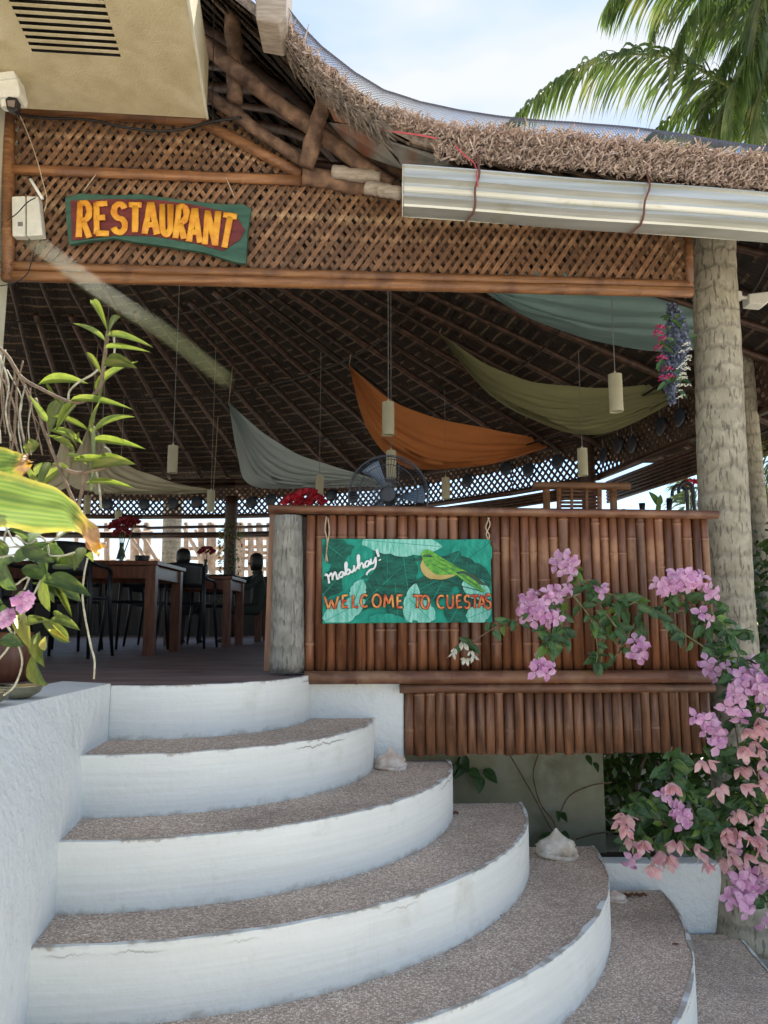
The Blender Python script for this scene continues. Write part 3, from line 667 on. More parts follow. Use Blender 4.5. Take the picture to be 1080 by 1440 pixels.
def lattice(poly, ang, sp, off, parent):
    global cntS
    dx, dz = cos(ang), sin(ang); nx, nz_ = -dz, dx
    ds = [x*nx+z*nz_ for x, z in poly]; k = math.floor(min(ds)/sp)
    while k*sp < max(ds):
        dd = k*sp+U(-.12, .12)*sp; k += 1
        c = clip(poly, (nx*dd, nz_*dd), (dx, dz))
        if not c: continue
        a_ = (nx*dd+dx*c[0], nz_*dd+dz*c[0]); b_ = (nx*dd+dx*c[1], nz_*dd+dz*c[1])
        A_ = P2(a_[0], a_[1], off); B_ = P2(b_[0], b_[1], off); zz = (B_-A_); L_ = zz.length; zz.normalize()
        yy = Vector((FA*1.0, -1, 0)).normalized(); xx = yy.cross(zz).normalized(); yy = zz.cross(xx)
        Mx = Matrix((xx, yy, zz)).transposed().to_4x4() @ Matrix.Diagonal((U(.85, 1.25), 1, L_, 1)); Mx = Matrix.Translation(A_+Vector((0, U(-.002, .002), 0))) @ Mx
        inst('slat', slat_me, Mx, parent); cntS += 1
def FX(px, py): q = F(px, py); return (q.x, q.z)
low = [FX(20, 372), FX(972, 402), FX(972, 262), FX(562, 262), FX(424, 250), FX(20, 238)]
upp = [FX(20, 236), FX(424, 248), FX(290, 172), FX(20, 160)]
for poly in (low, upp):
    lattice(poly, radians(56), .0455, .022, lat); lattice(poly, radians(124), .0455, .012, lat)
pk = [FX(305, 150), FX(330, 140), FX(424, 232), FX(415, 240), FX(300, 178)]
lattice(pk, radians(56), .052, -.04, lat); lattice(pk, radians(124), .052, -.052, lat)
# second lattice sheet behind the first
lat2 = thing('inner_lattice', 'second older lattice sheet just behind the entrance fascia lattice', 'lattice', tuple(F(480, 400, -.1)))
sm = MB(); 
def latjoin(sm, P, w_, h_, sp, ang, wd, th=.004):
    # P(u,z): point on sheet, u in 0..w_, z in 0..h_
    for sgn, oo in ((1, 0), (-1, th*1.3)):
        dx, dz = cos(ang)*sgn, sin(ang); nx, nz_ = -dz, dx; poly = [(0, 0), (w_, 0), (w_, h_), (0, h_)]
        ds = [x*nx+z*nz_ for x, z in poly]; k = math.floor(min(ds)/sp)
        while k*sp < max(ds):
            dd = k*sp; k += 1; c = clip(poly, (nx*dd, nz_*dd), (dx, dz))
            if not c: continue
            a_ = (nx*dd+dx*c[0], nz_*dd+dz*c[0]); b_ = (nx*dd+dx*c[1], nz_*dd+dz*c[1])
            A_, B_ = P(*a_), P(*b_); nrm = (P(1, 0)-P(0, 0)).cross(P(0, 1)-P(0, 0)).normalized(); zz = (B_-A_).normalized(); s_ = zz.cross(nrm)*wd/2
            A_ = A_+nrm*oo; B_ = B_+nrm*oo; sm.prism([A_-s_, A_+s_, B_+s_, B_-s_], nrm*th)
zl = FX(500, 395)[1]; xl = FX(22, 380)[0]
latjoin(sm, lambda u, z: P2(xl+u, zl+z, -.09), F(966, 380, -.09).x-xl, .52, .062, radians(50), .024)
o_ = sm.build('slat_mesh', M['slat'], lat2); o_['kind'] = 'stuff'
def bam(pts, r, mat, parent, name='rail', seg=.45, n=12, flat=None):
    """bamboo culm: polyline a..b with swollen nodes"""
    a_, b_ = Vector(pts[0]), Vector(pts[1]); L_ = (b_-a_).length; ts = [0]; x = U(.2, 1)*seg
    rs = [r]
    while x < L_-.05:
        for dx_, kk in ((-.012, 1), (-.004, 1.07), (.003, 1.09), (.008, .98), (.02, 1)): ts.append((x+dx_)/L_); rs.append(r*kk)
        x += seg*U(.8, 1.2)
    ts.append(1); rs.append(r); mb = MB(); mb.tube([a_.lerp(b_, t) for t in ts], rs, n, flat=flat); return mb.build(name, mat, parent, smooth=False if n < 8 else True)
yv = Vector((0, -1, 0))
bam([F(4, 388, .045), F(973, 411, .045)], .030, M['bamboo_gold'], lat, 'bottom_rail')
bam([F(4, 374, .045), F(973, 401, .04)], .026, M['bamboo_gold'], lat, 'bottom_rail')
bam([F(18, 238, .045), F(428, 254, .045)], .030, M['bamboo_gold'], lat, 'middle_rail', flat=((0, 1, 0), .7))
bam([F(26, 152, .05), F(292, 170, .05)], .034, M['bamboo_gold'], lat, 'top_rail')
bam([F(286, 172, .05), F(424, 246, .05)], .030, M['bamboo_gold'], lat, 'sloping_rail')
bam([F(12, 160, .045), F(12, 395, .045)], .032, M['bamboo_gold'], lat, 'end_post')
bam([F(968, 330, .045), F(970, 402, .045)], .022, M['bamboo_gold'], lat, 'end_post')

# ================================================================ GUTTER
gx0 = F(568, 265, .62); gu = thing('rain_gutter', 'long pressed aluminium rain gutter below the thatch edge', 'gutter', tuple(gx0))
zb = F(572, 290, .60).z; zt_ = F(572, 233, .66).z; H_ = zt_-zb
prof = [(0, .0), (-.03, .0), (-.085, .04), (-.09, .10), (-.105, .16), (-.125, .22), (-.12, .33), (-.108, .37), (-.118, .42), (-.13, .50), (-.13, .60), (-.142, .64), (-.158, .68), (-.158, .93), (-.172, .96), (-.172, 1.0), (-.150, 1.0)]
def gy(x): return .045*(x-gx0.x)
def gz(x): return -.022*(x-gx0.x)
mb = MB(); xs = [gx0.x+(3.6-gx0.x)*i/24 for i in range(25)]
mb.grid([[Vector((x, Yf(x)-.50+gy(x)+p_[0]*1.0, zb+gz(x)+H_*p_[1]+.003*sin(x*5))) for p_ in prof] for x in xs])
mb.add([Vector((gx0.x, Yf(gx0.x)-.50+p_[0], zb+H_*p_[1])) for p_ in prof]+[Vector((gx0.x, Yf(gx0.x)-.50, zb+H_))], [tuple(range(len(prof)+1))])
mb.grid([[Vector((x, Yf(x)-.50+gy(x), zb+gz(x))), Vector((x, Yf(x)-.50+gy(x), zb+gz(x)+H_))] for x in xs])
mb.build('channel', M['gutter'], gu)
mb = MB(); mb.prism([Vector((gx0.x-.003, Yf(gx0.x)-.50+p_[0]*1.01, zb+H_*p_[1])) for p_ in prof]+[Vector((gx0.x-.003, Yf(gx0.x)-.50, zb+H_))], (-.004, 0, 0)); mb.build('end_cap', M['plastic'], gu)
for px, dp in ((672, 0), (912, 0)):
    mb = MB(); x = F(px, 260, .62).x; pp = [Vector((x+.005, Yv(x), vh(x)-.06)), Vector((x, Yf(x)-.5+gy(x)-.18, zb+gz(x)+H_+.01))]
    pp += [Vector((x-.02*t+.006*sin(t*9), Yf(x)-.5+gy(x)-.185+.10*t**2, zb+gz(x)+H_*(1-t))) for t in [i/8 for i in range(9)]] + [Vector((x-.05, Yf(x)-.5+gy(x)-.02, zb+gz(x)-.012))]
    mb.tube(pp, .0055, 6); mb.build('wire_hanger', M['wire'], gu)

# ================================================================ COUNTER
co = thing('bamboo_counter', 'varnished bamboo pole counter wall beneath the bar rail', 'counter', tuple(F(700, 960)))
def pole_mesh(L_, nodes, name, mat, r=.0275, caps=True):
    mb = MB(); ts = [0]; rs = [r]
    for x in nodes:
        for dx_, kk in ((-.014, 1), (-.004, 1.05), (.003, 1.08), (.007, .95), (.02, 1)): ts.append(x+dx_); rs.append(r*kk)
    ts.append(L_); rs.append(r*.97); mb.tube([(0, 0, t) for t in ts], rs, 12)
    for i in range(len(ts)-1):
        if rs[i] > r*1.04 and rs[i+1] > r*1.04: mb.m[i*12:(i+1)*12] = [1]*12
    return mb.mesh(name, [mat, M['node']], smooth=True)
ctz = F(700, 728).z; cbz = F(700, 946).z; Lu = ctz-cbz
ups = [pole_mesh(Lu, nd, 'bamboo_pole', M['bamboo']) for nd in ([.15, .62], [.32, .78], [.48], [.22, .55, .8], [.7])]
xa = F(430, 830).x; xb = F(991, 830).x; x = xa
while x < xb:
    wd = U(.045, .062); p = P2(x+wd/2, cbz, .02+U(0, .008)); s_ = wd/.055*1.0
    inst('bamboo_pole', random.choice(ups), Matrix.Translation(p) @ Matrix.Rotation(U(0, 6), 4, 'Z') @ Matrix.Diagonal((s_*.99, s_*.99, 1, 1)), co).rotation_euler.x = U(-.004, .004)
    x += wd
lz1 = F(780, 972, .03).z; lz0 = F(780, 1059, .03).z; Ll = lz1-lz0
lows = [pole_mesh(Ll, nd, 'short_bamboo_pole', M['bamboo_low']) for nd in ([.3], [], [.12], [], [], [.38])]
x = F(569, 1010, .03).x; xb2 = F(984, 1010, .03).x
while x < xb2:
    wd = U(.045, .058); s_ = wd/.055
    inst('short_bamboo_pole', random.choice(lows), Matrix.Translation(P2(x+wd/2, lz0+U(-.006, .006), .035+U(0, .008))) @ Matrix.Rotation(U(0, 6), 4, 'Z') @ Matrix.Diagonal((s_*.99, s_*.99, 1, 1)), co); x += wd
mb = MB(); mb.prism([P2(xa-.05, cbz, -.025), P2(xb+.02, cbz, -.025), P2(xb+.02, ctz, -.025), P2(xa-.05, ctz, -.025)], (0, .03, 0)); mb.build('backing_board', M['darkwood'], co)
mb = MB(); mb.prism([P2(F(569, 1010).x, lz0+.02, -.02), P2(xb2, lz0+.02, -.02), P2(xb2, cbz, -.02), P2(F(569, 1010).x, cbz, -.02)], (0, .03, 0)); mb.build('backing_board', M['darkwood'], co)
# top rail (half round) + board top
a_, b_ = F(378, 716, .05), F(1008, 724, .05)
bam([a_, b_], .024, M['bamboo_rail'], co, 'top_rail', flat=((0, 1, 0), 1.6))
mb = MB(); mb.prism([F(380, 713, .06), F(1006, 719, .06), F(1006, 722, .06)+Vector((0, .0, 0)), F(380, 717, .06)], (0, .36, 0)); mb.build('counter_top', M['bamboo_rail'], co)
bam([F(428, 953, .09), F(1007, 951, .09)], .033, M['bamboo_rail'], co, 'lower_rail', seg=.6)
bam([F(562, 968, .075), F(1004, 967, .075)], .024, M['bamboo_rail'], co, 'lower_rail', seg=.6)
mb = MB(); q0 = F(385, 716, .03); q1 = F(374, 944, .03)
mb.prism([q1+Vector((-.012, 0, 0)), q1+Vector((.040, 0, 0)), q0+Vector((.025, 0, -.01)), q0+Vector((-.022, 0, -.01))], (0, .05, 0)); bevel(mb.build('end_board', M['board'], co), .003)
# short palm post set into the counter
pp_ = MB(); pa, pb = F(404, 945, .015), F(405, 726, .02)
pp_.tube([pa.lerp(pb, t/12) for t in range(13)], [(.092-.018*t/12)*(1+.02*sin(t*2.2)) for t in range(13)], 22); 
post = pp_.build('palm_post', M['trunkg'], None, smooth=True, org=tuple(pa)); tag(post, 'short grey palm-trunk post at the left end of the bamboo counter', 'post')
# big coconut trunk
tk = [F(1050, 1338, -.05), F(1045, 1180, -.14), F(1036, 1000, -.2), F(1024, 860, -.24), F(1018, 720, -.24), F(1013, 600, -.24), F(1009, 480, -.24), F(1004, 380, -.24), F(1003, 300, -.24), F(1002, 250, -.24)]
wid = [39, 37, 36, 35, 34, 33, 32, 31, 31, 31]
mb = MB(); tp = crm(tk, 10); wr = crm([(q_, 0, 0) for q_ in wid], 10)
mb.tube(tp, [wr[i].x/1080*4.30*1.02*(1+.012*sin(i*1.9)) for i in range(len(tp))], 40)
tag(mb.build('palm_column', M['trunk'], None, smooth=True, org=tuple(tp[0])), 'thick leaning coconut trunk supporting the roof at the right end of the counter', 'trunk column')
mb = MB(); q0, q1 = W(1068, 745, 7.2), W(1049, 540, 7.2); q0 = q0+(q0-q1)*2.0; q1 = q1+(q1-q0)*.12
mb.tube([q0.lerp(q1, t/16) for t in range(17)], .085, 18); tag(mb.build('palm_column', M['trunk'], None, smooth=True, org=tuple(q0)), 'thinner coconut trunk just behind the big trunk column', 'trunk column')

# ================================================================ SIGNS
def letter_strokes():
    L_ = {}
    def arcp(cx, cy, rx, ry, a0, a1, n=12): return [(cx+rx*cos(radians(a0+(a1-a0)*i/n)), cy+ry*sin(radians(a0+(a1-a0)*i/n))) for i in range(n+1)]
    L_['R'] = [[(.15, 0), (.15, 1)], [(.15, .95), (.5, .97)] + arcp(.5, .73, .36, .24, 90, -90) + [(.2, .48)], [(.42, .46), (.9, 0)]]
    L_['E'] = [[(.15, 0), (.15, 1)], [(.1, .95), (.9, .98)], [(.15, .52), (.72, .54)], [(.1, .04), (.92, .04)]]
    L_['S'] = [arcp(.5, .74, .36, .24, 20, 270, 14) + arcp(.5, .26, .38, .24, 90, -160, 14)]
    L_['T'] = [[(.0, .95), (1, .95)], [(.52, .92), (.48, 0)]]
    L_['A'] = [[(.05, 0), (.45, 1)], [(.52, 1), (.95, 0)], [(.2, .3), (.8, .3)]]
    L_['U'] = [[(.12, 1), (.12, .35)] + arcp(.5, .3, .37, .28, 180, 360) + [(.88, 1)]]
    L_['N'] = [[(.1, 0), (.12, 1)], [(.14, .98), (.86, .04)], [(.88, 0), (.9, 1)]]
    L_['W'] = [[(0, 1), (.28, 0)], [(.28, 0), (.5, .75)], [(.5, .75), (.74, 0)], [(.74, 0), (1, 1)]]
    L_['L'] = [[(.2, 1), (.2, .05), (.9, .06)]]
    L_['C'] = [arcp(.55, .5, .42, .46, 50, 310, 18)]
    L_['O'] = [arcp(.5, .5, .4, .46, 0, 360, 20)]
    L_['M'] = [[(.08, 0), (.15, 1)], [(.15, 1), (.5, .3)], [(.5, .3), (.85, 1)], [(.85, 1), (.95, 0)]]
    return L_
LS = letter_strokes()
def put_letter(mb, ch, quad, off, r, fl=.16, ctr=0):
    # quad: px corners bl, br, tr, tl
    for k, s_ in enumerate(LS[ch]):
        pp = []
        for (u, v) in s_:
            bx = quad[0][0]*(1-u)+quad[1][0]*u, quad[0][1]*(1-u)+quad[1][1]*u; tx = quad[3][0]*(1-u)+quad[2][0]*u, quad[3][1]*(1-u)+quad[2][1]*u
            pp.append(F(bx[0]*(1-v)+tx[0]*v, bx[1]*(1-v)+tx[1]*v, off+k*.0006))
        if len(pp) == 2: pp = [pp[0].lerp(pp[1], t/4) for t in range(5)]
        mb.tube(pp, [r*U(.9, 1.12) for _ in pp], 8, flat=((FA, -1, 0), fl))
rs_ = thing('restaurant_sign', 'green and maroon carved wooden sign reading RESTAURANT in orange letters', 'sign', tuple(F(225, 370, .09)))
def c3_(x, y): return (80+x/3.724, 260+y/3.724)
outl = [(40, 62), (120, 42), (300, 52), (440, 45), (640, 75), (860, 98), (980, 100), (1018, 122), (1000, 240), (990, 412), (940, 405), (760, 350), (560, 318), (420, 300), (300, 278), (180, 290), (62, 312), (48, 200)]
mb = MB(); mb.prism([F(*c3_(*p), .085) for p in outl], (0, .03, 0)); bevel(mb.build('board', M['signgreen'], rs_), .006)
inn = [(72, 82), (300, 74), (520, 78), (700, 100), (930, 150), (985, 235), (960, 285), (870, 345), (700, 300), (500, 268), (330, 262), (180, 278), (78, 290)]
mb = MB(); mb.prism([F(*c3_(*p), .090) for p in inn], (0, .004, 0)); mb.build('sign_field', M['signmaroon'], rs_)
bx = [('R', 103, 178, 275, 88, 112, 180), ('E', 196, 280, 260, 92, 196, 272), ('S', 286, 366, 252, 96, 288, 368), ('T', 376, 444, 248, 96, 376, 444), ('A', 455, 528, 258, 92, 470, 515), ('U', 545, 602, 262, 100, 545, 602), ('R', 612, 672, 280, 106, 632, 692), ('A', 688, 752, 298, 122, 700, 745), ('N', 768, 836, 312, 134, 782, 852), ('T', 862, 885, 322, 148, 872, 940)]
for i, (ch, l, r_, yb, yt, tl, tr) in enumerate(bx):
    mb = MB(); sk_ = (yt-82)*.12
    if ch == 'T' and i == 9: put_letter(mb, ch, [c3_(855, 322), c3_(900, 334), c3_(945, 158), c3_(872, 146)], .098, .0175)
    else: put_letter(mb, ch, [c3_(l, yb-2), c3_(r_, yb+sk_), c3_(tr, yt+sk_*.7), c3_(tl, yt)], .098, .0175)
    mb.build('letter', M['lettery'], rs_, smooth=True)
mb = MB()
for p0, p1 in (((118, 268), (135, 245)), ((330, 278), (318, 250))): mb.tube([F(*p0, .06), F(*p1, .07)], .003, 5)
mb.build('tie', M['rope'], rs_)

ws = thing('welcome_sign', 'teal painted board with a green bird reading Mabuhay! WELCOME TO CUESTAS', 'sign', tuple(F(572, 876, .08)))
mb = MB(); mb.prism([F(453, 757.5, .075), F(689.5, 759, .075), F(692.5, 875, .075), F(453.5, 877, .075)], (0, .018, 0)); bevel(mb.build('board', M['p_base'], ws), .002)
def c2_(x, y): return (440+x/4.154, 740+y/4.154)
pm = MB(); mats_ = [M['p_dark'], M['p_mid'], M['p_aqua'], M['p_base'], M['p_bird'], M['p_birdd'], M['p_belly']]
layer = [0]
def patch(pts, mi, smooth_=True):
    layer[0] += 1; pm.cur = mi; n_ = len(pts)
    pp = [Vector((x, y, 0)) for x, y in pts]
    if smooth_: pp = crm(pp+[pp[0]], 4)[:-1]
    pp = [Vector((min(max(p.x, 54), 1046), min(max(p.y, 76), 562), 0)) for p in pp]
    pm.add([F(*c2_(p.x, p.y), .0765+layer[0]*.00025) for p in pp], [tuple(range(len(pp)))])
def bleaf(x0_, y0_, x1_, y1_, w_, mi, vein=None, cuts=5):
    a_ = Vector((x0_, y0_)); b_ = Vector((x1_, y1_)); d_ = b_-a_; nrm = Vector((-d_.y, d_.x)).normalized(); l_, r__ = [], []
    K = 14
    for i in range(K+1):
        t = i/K; ww = w_*(sin(pi*min(1, t*.92+.08))**.7)*(1-.14*((i % 4 == 1)*1.0))
        c_ = a_+d_*t; l_.append((c_.x+nrm.x*ww, c_.y+nrm.y*ww)); r__.append((c_.x-nrm.x*ww, c_.y-nrm.y*ww))
    patch(l_+r__[::-1], mi, False)
    if vein is not None:
        layer[0] += 1; pm.cur = vein
        pm.tube([F(*c2_(min(max((a_+d_*t).x, 56), 1044), min(max((a_+d_*t).y, 80), 560)), .0765+layer[0]*.00025) for t in (0, .25, .5, .75, 1)], .0014, 4, flat=((FA, -1, 0), .3))
        for i in range(2, K-1):
            for sg in (-1, 1):
                c_ = a_+d_*(i/K); e_ = c_+nrm*sg*w_*.72*sin(pi*min(1, i/K*.92+.08))+d_*.05
                if 58 < e_.x < 1040 and 82 < e_.y < 556 and 58 < c_.x < 1040 and 82 < c_.y < 556: pm.tube([F(*c2_(c_.x, c_.y), .0765+layer[0]*.00025), F(*c2_(e_.x, e_.y), .0765+layer[0]*.00025)], .0006, 3, flat=((FA, -1, 0), .3))
for spec_ in [(60, 90, 330, 300, 90, 0, 1), (60, 400, 300, 130, 80, 0, 1), (330, 80, 180, 380, 70, 1, 3), (430, 90, 440, 400, 80, 0, 1), (270, 470, 560, 200, 90, 0, 1), (520, 120, 560, 400, 75, 0, 1),
              (1040, 90, 760, 300, 110, 1, 0), (1040, 330, 700, 200, 90, 0, 1), (700, 430, 860, 140, 80, 0, 1), (560, 400, 760, 300, 60, 0, 1), (980, 560, 900, 260, 90, 0, 1),
              (290, 80, 760, 120, 78, 2, 1), (480, 330, 500, 555, 80, 0, 1), (560, 560, 600, 330, 50, 2, 1), (700, 560, 560, 420, 70, 2, 1), (60, 560, 310, 430, 70, 2, 1), (240, 440, 290, 310, 48, 2, 1), (880, 320, 1040, 420, 60, 2, 1), (900, 540, 1045, 480, 60, 2, 1), (850, 470, 800, 560, 70, 0, 1), (330, 540, 560, 560, 40, 1, 3)]:
    bleaf(*spec_[:5], spec_[5], spec_[6])
# branch and bird
layer[0] += 2; pm.cur = 5
pm.tube([F(*c2_(x, y), .0768+layer[0]*.00025) for x, y in [(345, 345), (440, 352), (560, 350), (620, 322), (700, 310), (760, 315), (850, 345), (930, 365), (1000, 385)]], .0022, 5, flat=((FA, -1, 0), .3))
patch([(640, 195), (628, 230), (640, 270), (670, 300), (720, 314), (780, 306), (835, 285), (840, 262), (760, 230), (690, 190)], 6)
patch([(632, 158), (645, 142), (672, 137), (700, 148), (735, 172), (790, 205), (850, 240), (900, 268), (870, 285), (800, 282), (730, 285), (690, 262), (655, 225), (640, 190)], 4)
patch([(585, 206), (632, 178), (640, 196), (612, 202)], 5, False)
patch([(640, 178), (655, 164), (690, 170), (700, 180), (670, 180)], 5)
patch([(835, 268), (880, 262), (940, 285), (1000, 330), (1040, 350), (1000, 345), (930, 330), (870, 300)], 5)
patch([(840, 285), (880, 278), (950, 320), (1005, 380), (975, 375), (900, 330)], 4)
for (x0_, y0_, x1_, y1_) in [(700, 190, 830, 262), (690, 215, 800, 275), (730, 185, 870, 255), (860, 280, 960, 345), (880, 300, 990, 372)]:
    layer[0] += 1; pm.cur = 5; pm.tube([F(*c2_(x0_, y0_), .0768+layer[0]*.00025), F(*c2_(x1_, y1_), .0768+layer[0]*.00025)], .001, 4, flat=((FA, -1, 0), .3))
pm.cur = 2; layer[0] += 1; pm.tube([F(*c2_(655, 172), .0768+layer[0]*.00025), F(*c2_(662, 172), .0768+layer[0]*.00025)], .0012, 5, flat=((FA, -1, 0), .3))
pm.build('painting', mats_, ws)
LT = .0768+layer[0]*.00025+.0008
row = [('W', 68, 148, 410, 482), ('E', 168, 208, 402, 476), ('L', 226, 270, 402, 476), ('C', 274, 326, 398, 476), ('O', 343, 402, 396, 474), ('M', 412, 472, 400, 474), ('E', 488, 526, 400, 478), ('T', 583, 640, 402, 478), ('O', 628, 684, 402, 482), ('C', 720, 775, 402, 480), ('U', 780, 824, 400, 478), ('E', 836, 874, 400, 478), ('S', 882, 920, 402, 482), ('T', 922, 970, 402, 478), ('A', 966, 1008, 402, 478), ('S', 1004, 1044, 396, 482)]
for i, (ch, l, r_, yt, yb) in enumerate(row):
    q_ = [c2_(l, yb), c2_(r_, yb+U(-4, 4)), c2_(r_, yt), c2_(l, yt)]
    mb = MB(); mb.cur = 1; put_letter(mb, ch, q_, LT, .0078, .15); mb.cur = 0; put_letter(mb, ch, q_, LT+.002, .0055, .3)
    mb.build('letter', [M['letterred'], M['outline']], ws, smooth=True)
script = {'m': [[(70, 290), (80, 280), (90, 300), (95, 335)], [(90, 300), (105, 275), (112, 285), (115, 315)], [(115, 300), (128, 268), (137, 285), (142, 308), (152, 300)]],
 'a': [[(178, 270), (165, 268), (153, 285), (160, 298), (172, 292), (180, 268), (182, 285), (192, 280)]],
 'b': [[(190, 280), (196, 250), (198, 220), (192, 212), (188, 235), (195, 275), (208, 278), (217, 262), (208, 252), (198, 262)]],
 'u': [[(217, 255), (222, 268), (232, 265), (240, 245), (240, 228), (242, 262), (255, 245)]],
 'h': [[(254, 250), (268, 215), (270, 175), (262, 172), (262, 205), (270, 252)], [(270, 240), (282, 215), (292, 222), (296, 242), (306, 235)]],
 'a2': [[(328, 205), (314, 205), (304, 222), (312, 236), (324, 228), (330, 204), (332, 222), (340, 216)]],
 'y': [[(338, 190), (340, 212), (352, 215), (364, 190), (366, 182), (368, 215), (358, 245), (335, 255), (318, 272), (314, 285)]],
 'mark': [[(372, 135), (376, 150), (385, 178)], [(389, 194), (393, 200)]]}
for k, ss in script.items():
    mb = MB()
    for s_ in ss:
        pts_ = crm([Vector((*p, 0)) for p in s_], 5); mb.tube([F(*c2_(p.x, p.y), LT+.0015) for p in pts_], .0070 if k == 'mark' else .0054, 7, flat=((FA, -1, 0), .35))
    mb.build('letter', M['white'], ws, smooth=True)
for pts_ in ([(459, 726), (457, 745), (460, 760), (458, 790)], [(461, 728), (463, 748), (459, 775), (461, 790)], [(686, 728), (689, 738), (684, 750), (686, 759)], [(688, 728), (683, 742), (688, 752), (687, 759)]):
    mb = MB(); mb.tube(crm([F(*p, .085) for p in pts_], 5), .0035, 5); mb.build('hanging_twine', M['rope'], ws, smooth=True)

# ================================================================ FAR RING OF THE PAVILION
ringpx = [(1010, 600), (974, 618), (843, 671), (720, 693), (596, 711), (470, 722), (330, 726), (200, 727), (80, 726), (-60, 722)]
RP = [W(x, y, z=2.26) for x, y in ringpx]; RP[0] = RP[1]+(RP[1]-RP[2])*1.6
RP = [RP[0]] + RP[1:]
names = ['right side', 'right side']
rl = thing('ring_lattice', 'dark lattice frieze running round the far side of the dining hall', 'lattice', tuple(RP[5]))
HL = .58
for i in range(len(RP)-1):
    a_, b_ = RP[i], RP[i+1]; dv = (b_-a_); L_ = dv.length; dn = dv.normalized()
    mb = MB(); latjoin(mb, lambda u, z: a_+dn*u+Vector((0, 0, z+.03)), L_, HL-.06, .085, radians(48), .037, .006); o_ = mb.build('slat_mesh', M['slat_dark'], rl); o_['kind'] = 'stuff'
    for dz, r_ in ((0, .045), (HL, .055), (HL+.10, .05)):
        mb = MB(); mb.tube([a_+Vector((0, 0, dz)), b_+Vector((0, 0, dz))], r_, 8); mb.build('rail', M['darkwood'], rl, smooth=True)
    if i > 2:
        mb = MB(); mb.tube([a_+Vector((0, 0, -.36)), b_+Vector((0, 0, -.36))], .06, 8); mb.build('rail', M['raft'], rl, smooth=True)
        mb = MB(); mb.tube([a_+Vector((0, .3, -.15)), b_+Vector((0, .3, -.18))], .03, 8); mb.build('rail', M['raft'], rl, smooth=True)
par = thing('parapet', 'dark bamboo parapet wall closing the far side of the dining hall', 'parapet', (RP[5].x, RP[5].y, 0))
for i in range(1, len(RP)-1):
    a_, b_ = RP[i].copy(), RP[i+1].copy(); a_.z = b_.z = 0; nb = max(4, int((b_-a_).length/.5)) 
    for k in range(nb):
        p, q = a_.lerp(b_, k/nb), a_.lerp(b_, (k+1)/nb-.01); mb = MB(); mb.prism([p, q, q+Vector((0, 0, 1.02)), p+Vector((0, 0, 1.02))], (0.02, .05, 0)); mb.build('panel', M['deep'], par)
    mb = MB(); mb.tube([a_+Vector((0, 0, 1.06)), b_+Vector((0, 0, 1.06))], .045, 8); mb.build('rail', M['raft'], par)
# posts
def ipost(px, ybase_z, Y, r, mat, label, ztop=2.95):
    p = W(px, 800, Y); mb = MB(); mb.tube([(p.x, Y, z_) for z_ in [i*ztop/14 for i in range(15)]], [r*(1+.03*sin(i*2)) for i in range(15)], 16)
    return tag(mb.build('support_post', mat, None, smooth=True, org=(p.x, Y, 0)), label, 'post')
ipost(323, 0, 13.7, .11, M['darkwood'], 'far dark post wrapped in climbing greenery left of the counter', 2.5)
ipost(832, 0, 10.6, .10, M['darkwood'], 'dark post where the right frieze meets the far frieze')
# climbing plant on the far post
vn = thing('climbing_vine', 'green and red vine wrapped round the far palm post', 'vine', (W(323, 800, 13.7).x, 13.7, .6))
mb = MB(); c_ = W(323, 800, 13.7)
for i in range(420):
    th = U(0, 2*pi); z_ = U(.6, 2.0); p = Vector((c_.x+.16*cos(th)*U(.9, 1.4), 13.7-.16*abs(sin(th)), z_)); s_ = U(.025, .06)
    a1 = Vector((U(-1, 1), U(-1, 1), U(-1, 1))).normalized()*s_; a2 = a1.orthogonal()*.6; mb.cur = 1 if R() < .12 else 0
    mb.add([p-a2*.5, p+a1*.5, p+a2*.5, p-a1*.5], [(0, 1, 2, 3)])
o_ = mb.build('foliage', [M['leafy'], M['red']], vn); o_['kind'] = 'stuff'
# dark discs hung on the frieze
discs = [(96, 708, 'behind the orchid'), (152, 710, 'left'), (204, 710, ''), (244, 709, ''), (278, 707, ''), (355, 707, ''), (382, 703, ''), (467, 697, ''), (499, 700, ''), (600, 685, ''), (660, 676, ''), (714, 660, ''), (746, 662, ''), (787, 650, ''), (853, 641, ''), (874, 626, ''), (894, 625, ''), (934, 600, ''), (961, 587, '')]
dl = ['first from the left', 'second from the left', 'third from the left', 'fourth from the left', 'just left of the far palm post', 'just right of the far palm post', 'above the red flowers left of the fan', 'left of the fan hub', 'seen through the left of the fan cage', 'right of the fan', 'beside the small lamp right of the fan', 'below the tail of the orange cloth, left one', 'below the tail of the orange cloth, right one', 'left of the lamp below the olive cloth', 'first on the right frieze after the corner', 'second on the right frieze', 'third on the right frieze', 'fourth on the right frieze, tilted', 'last on the right frieze beside the trunk']
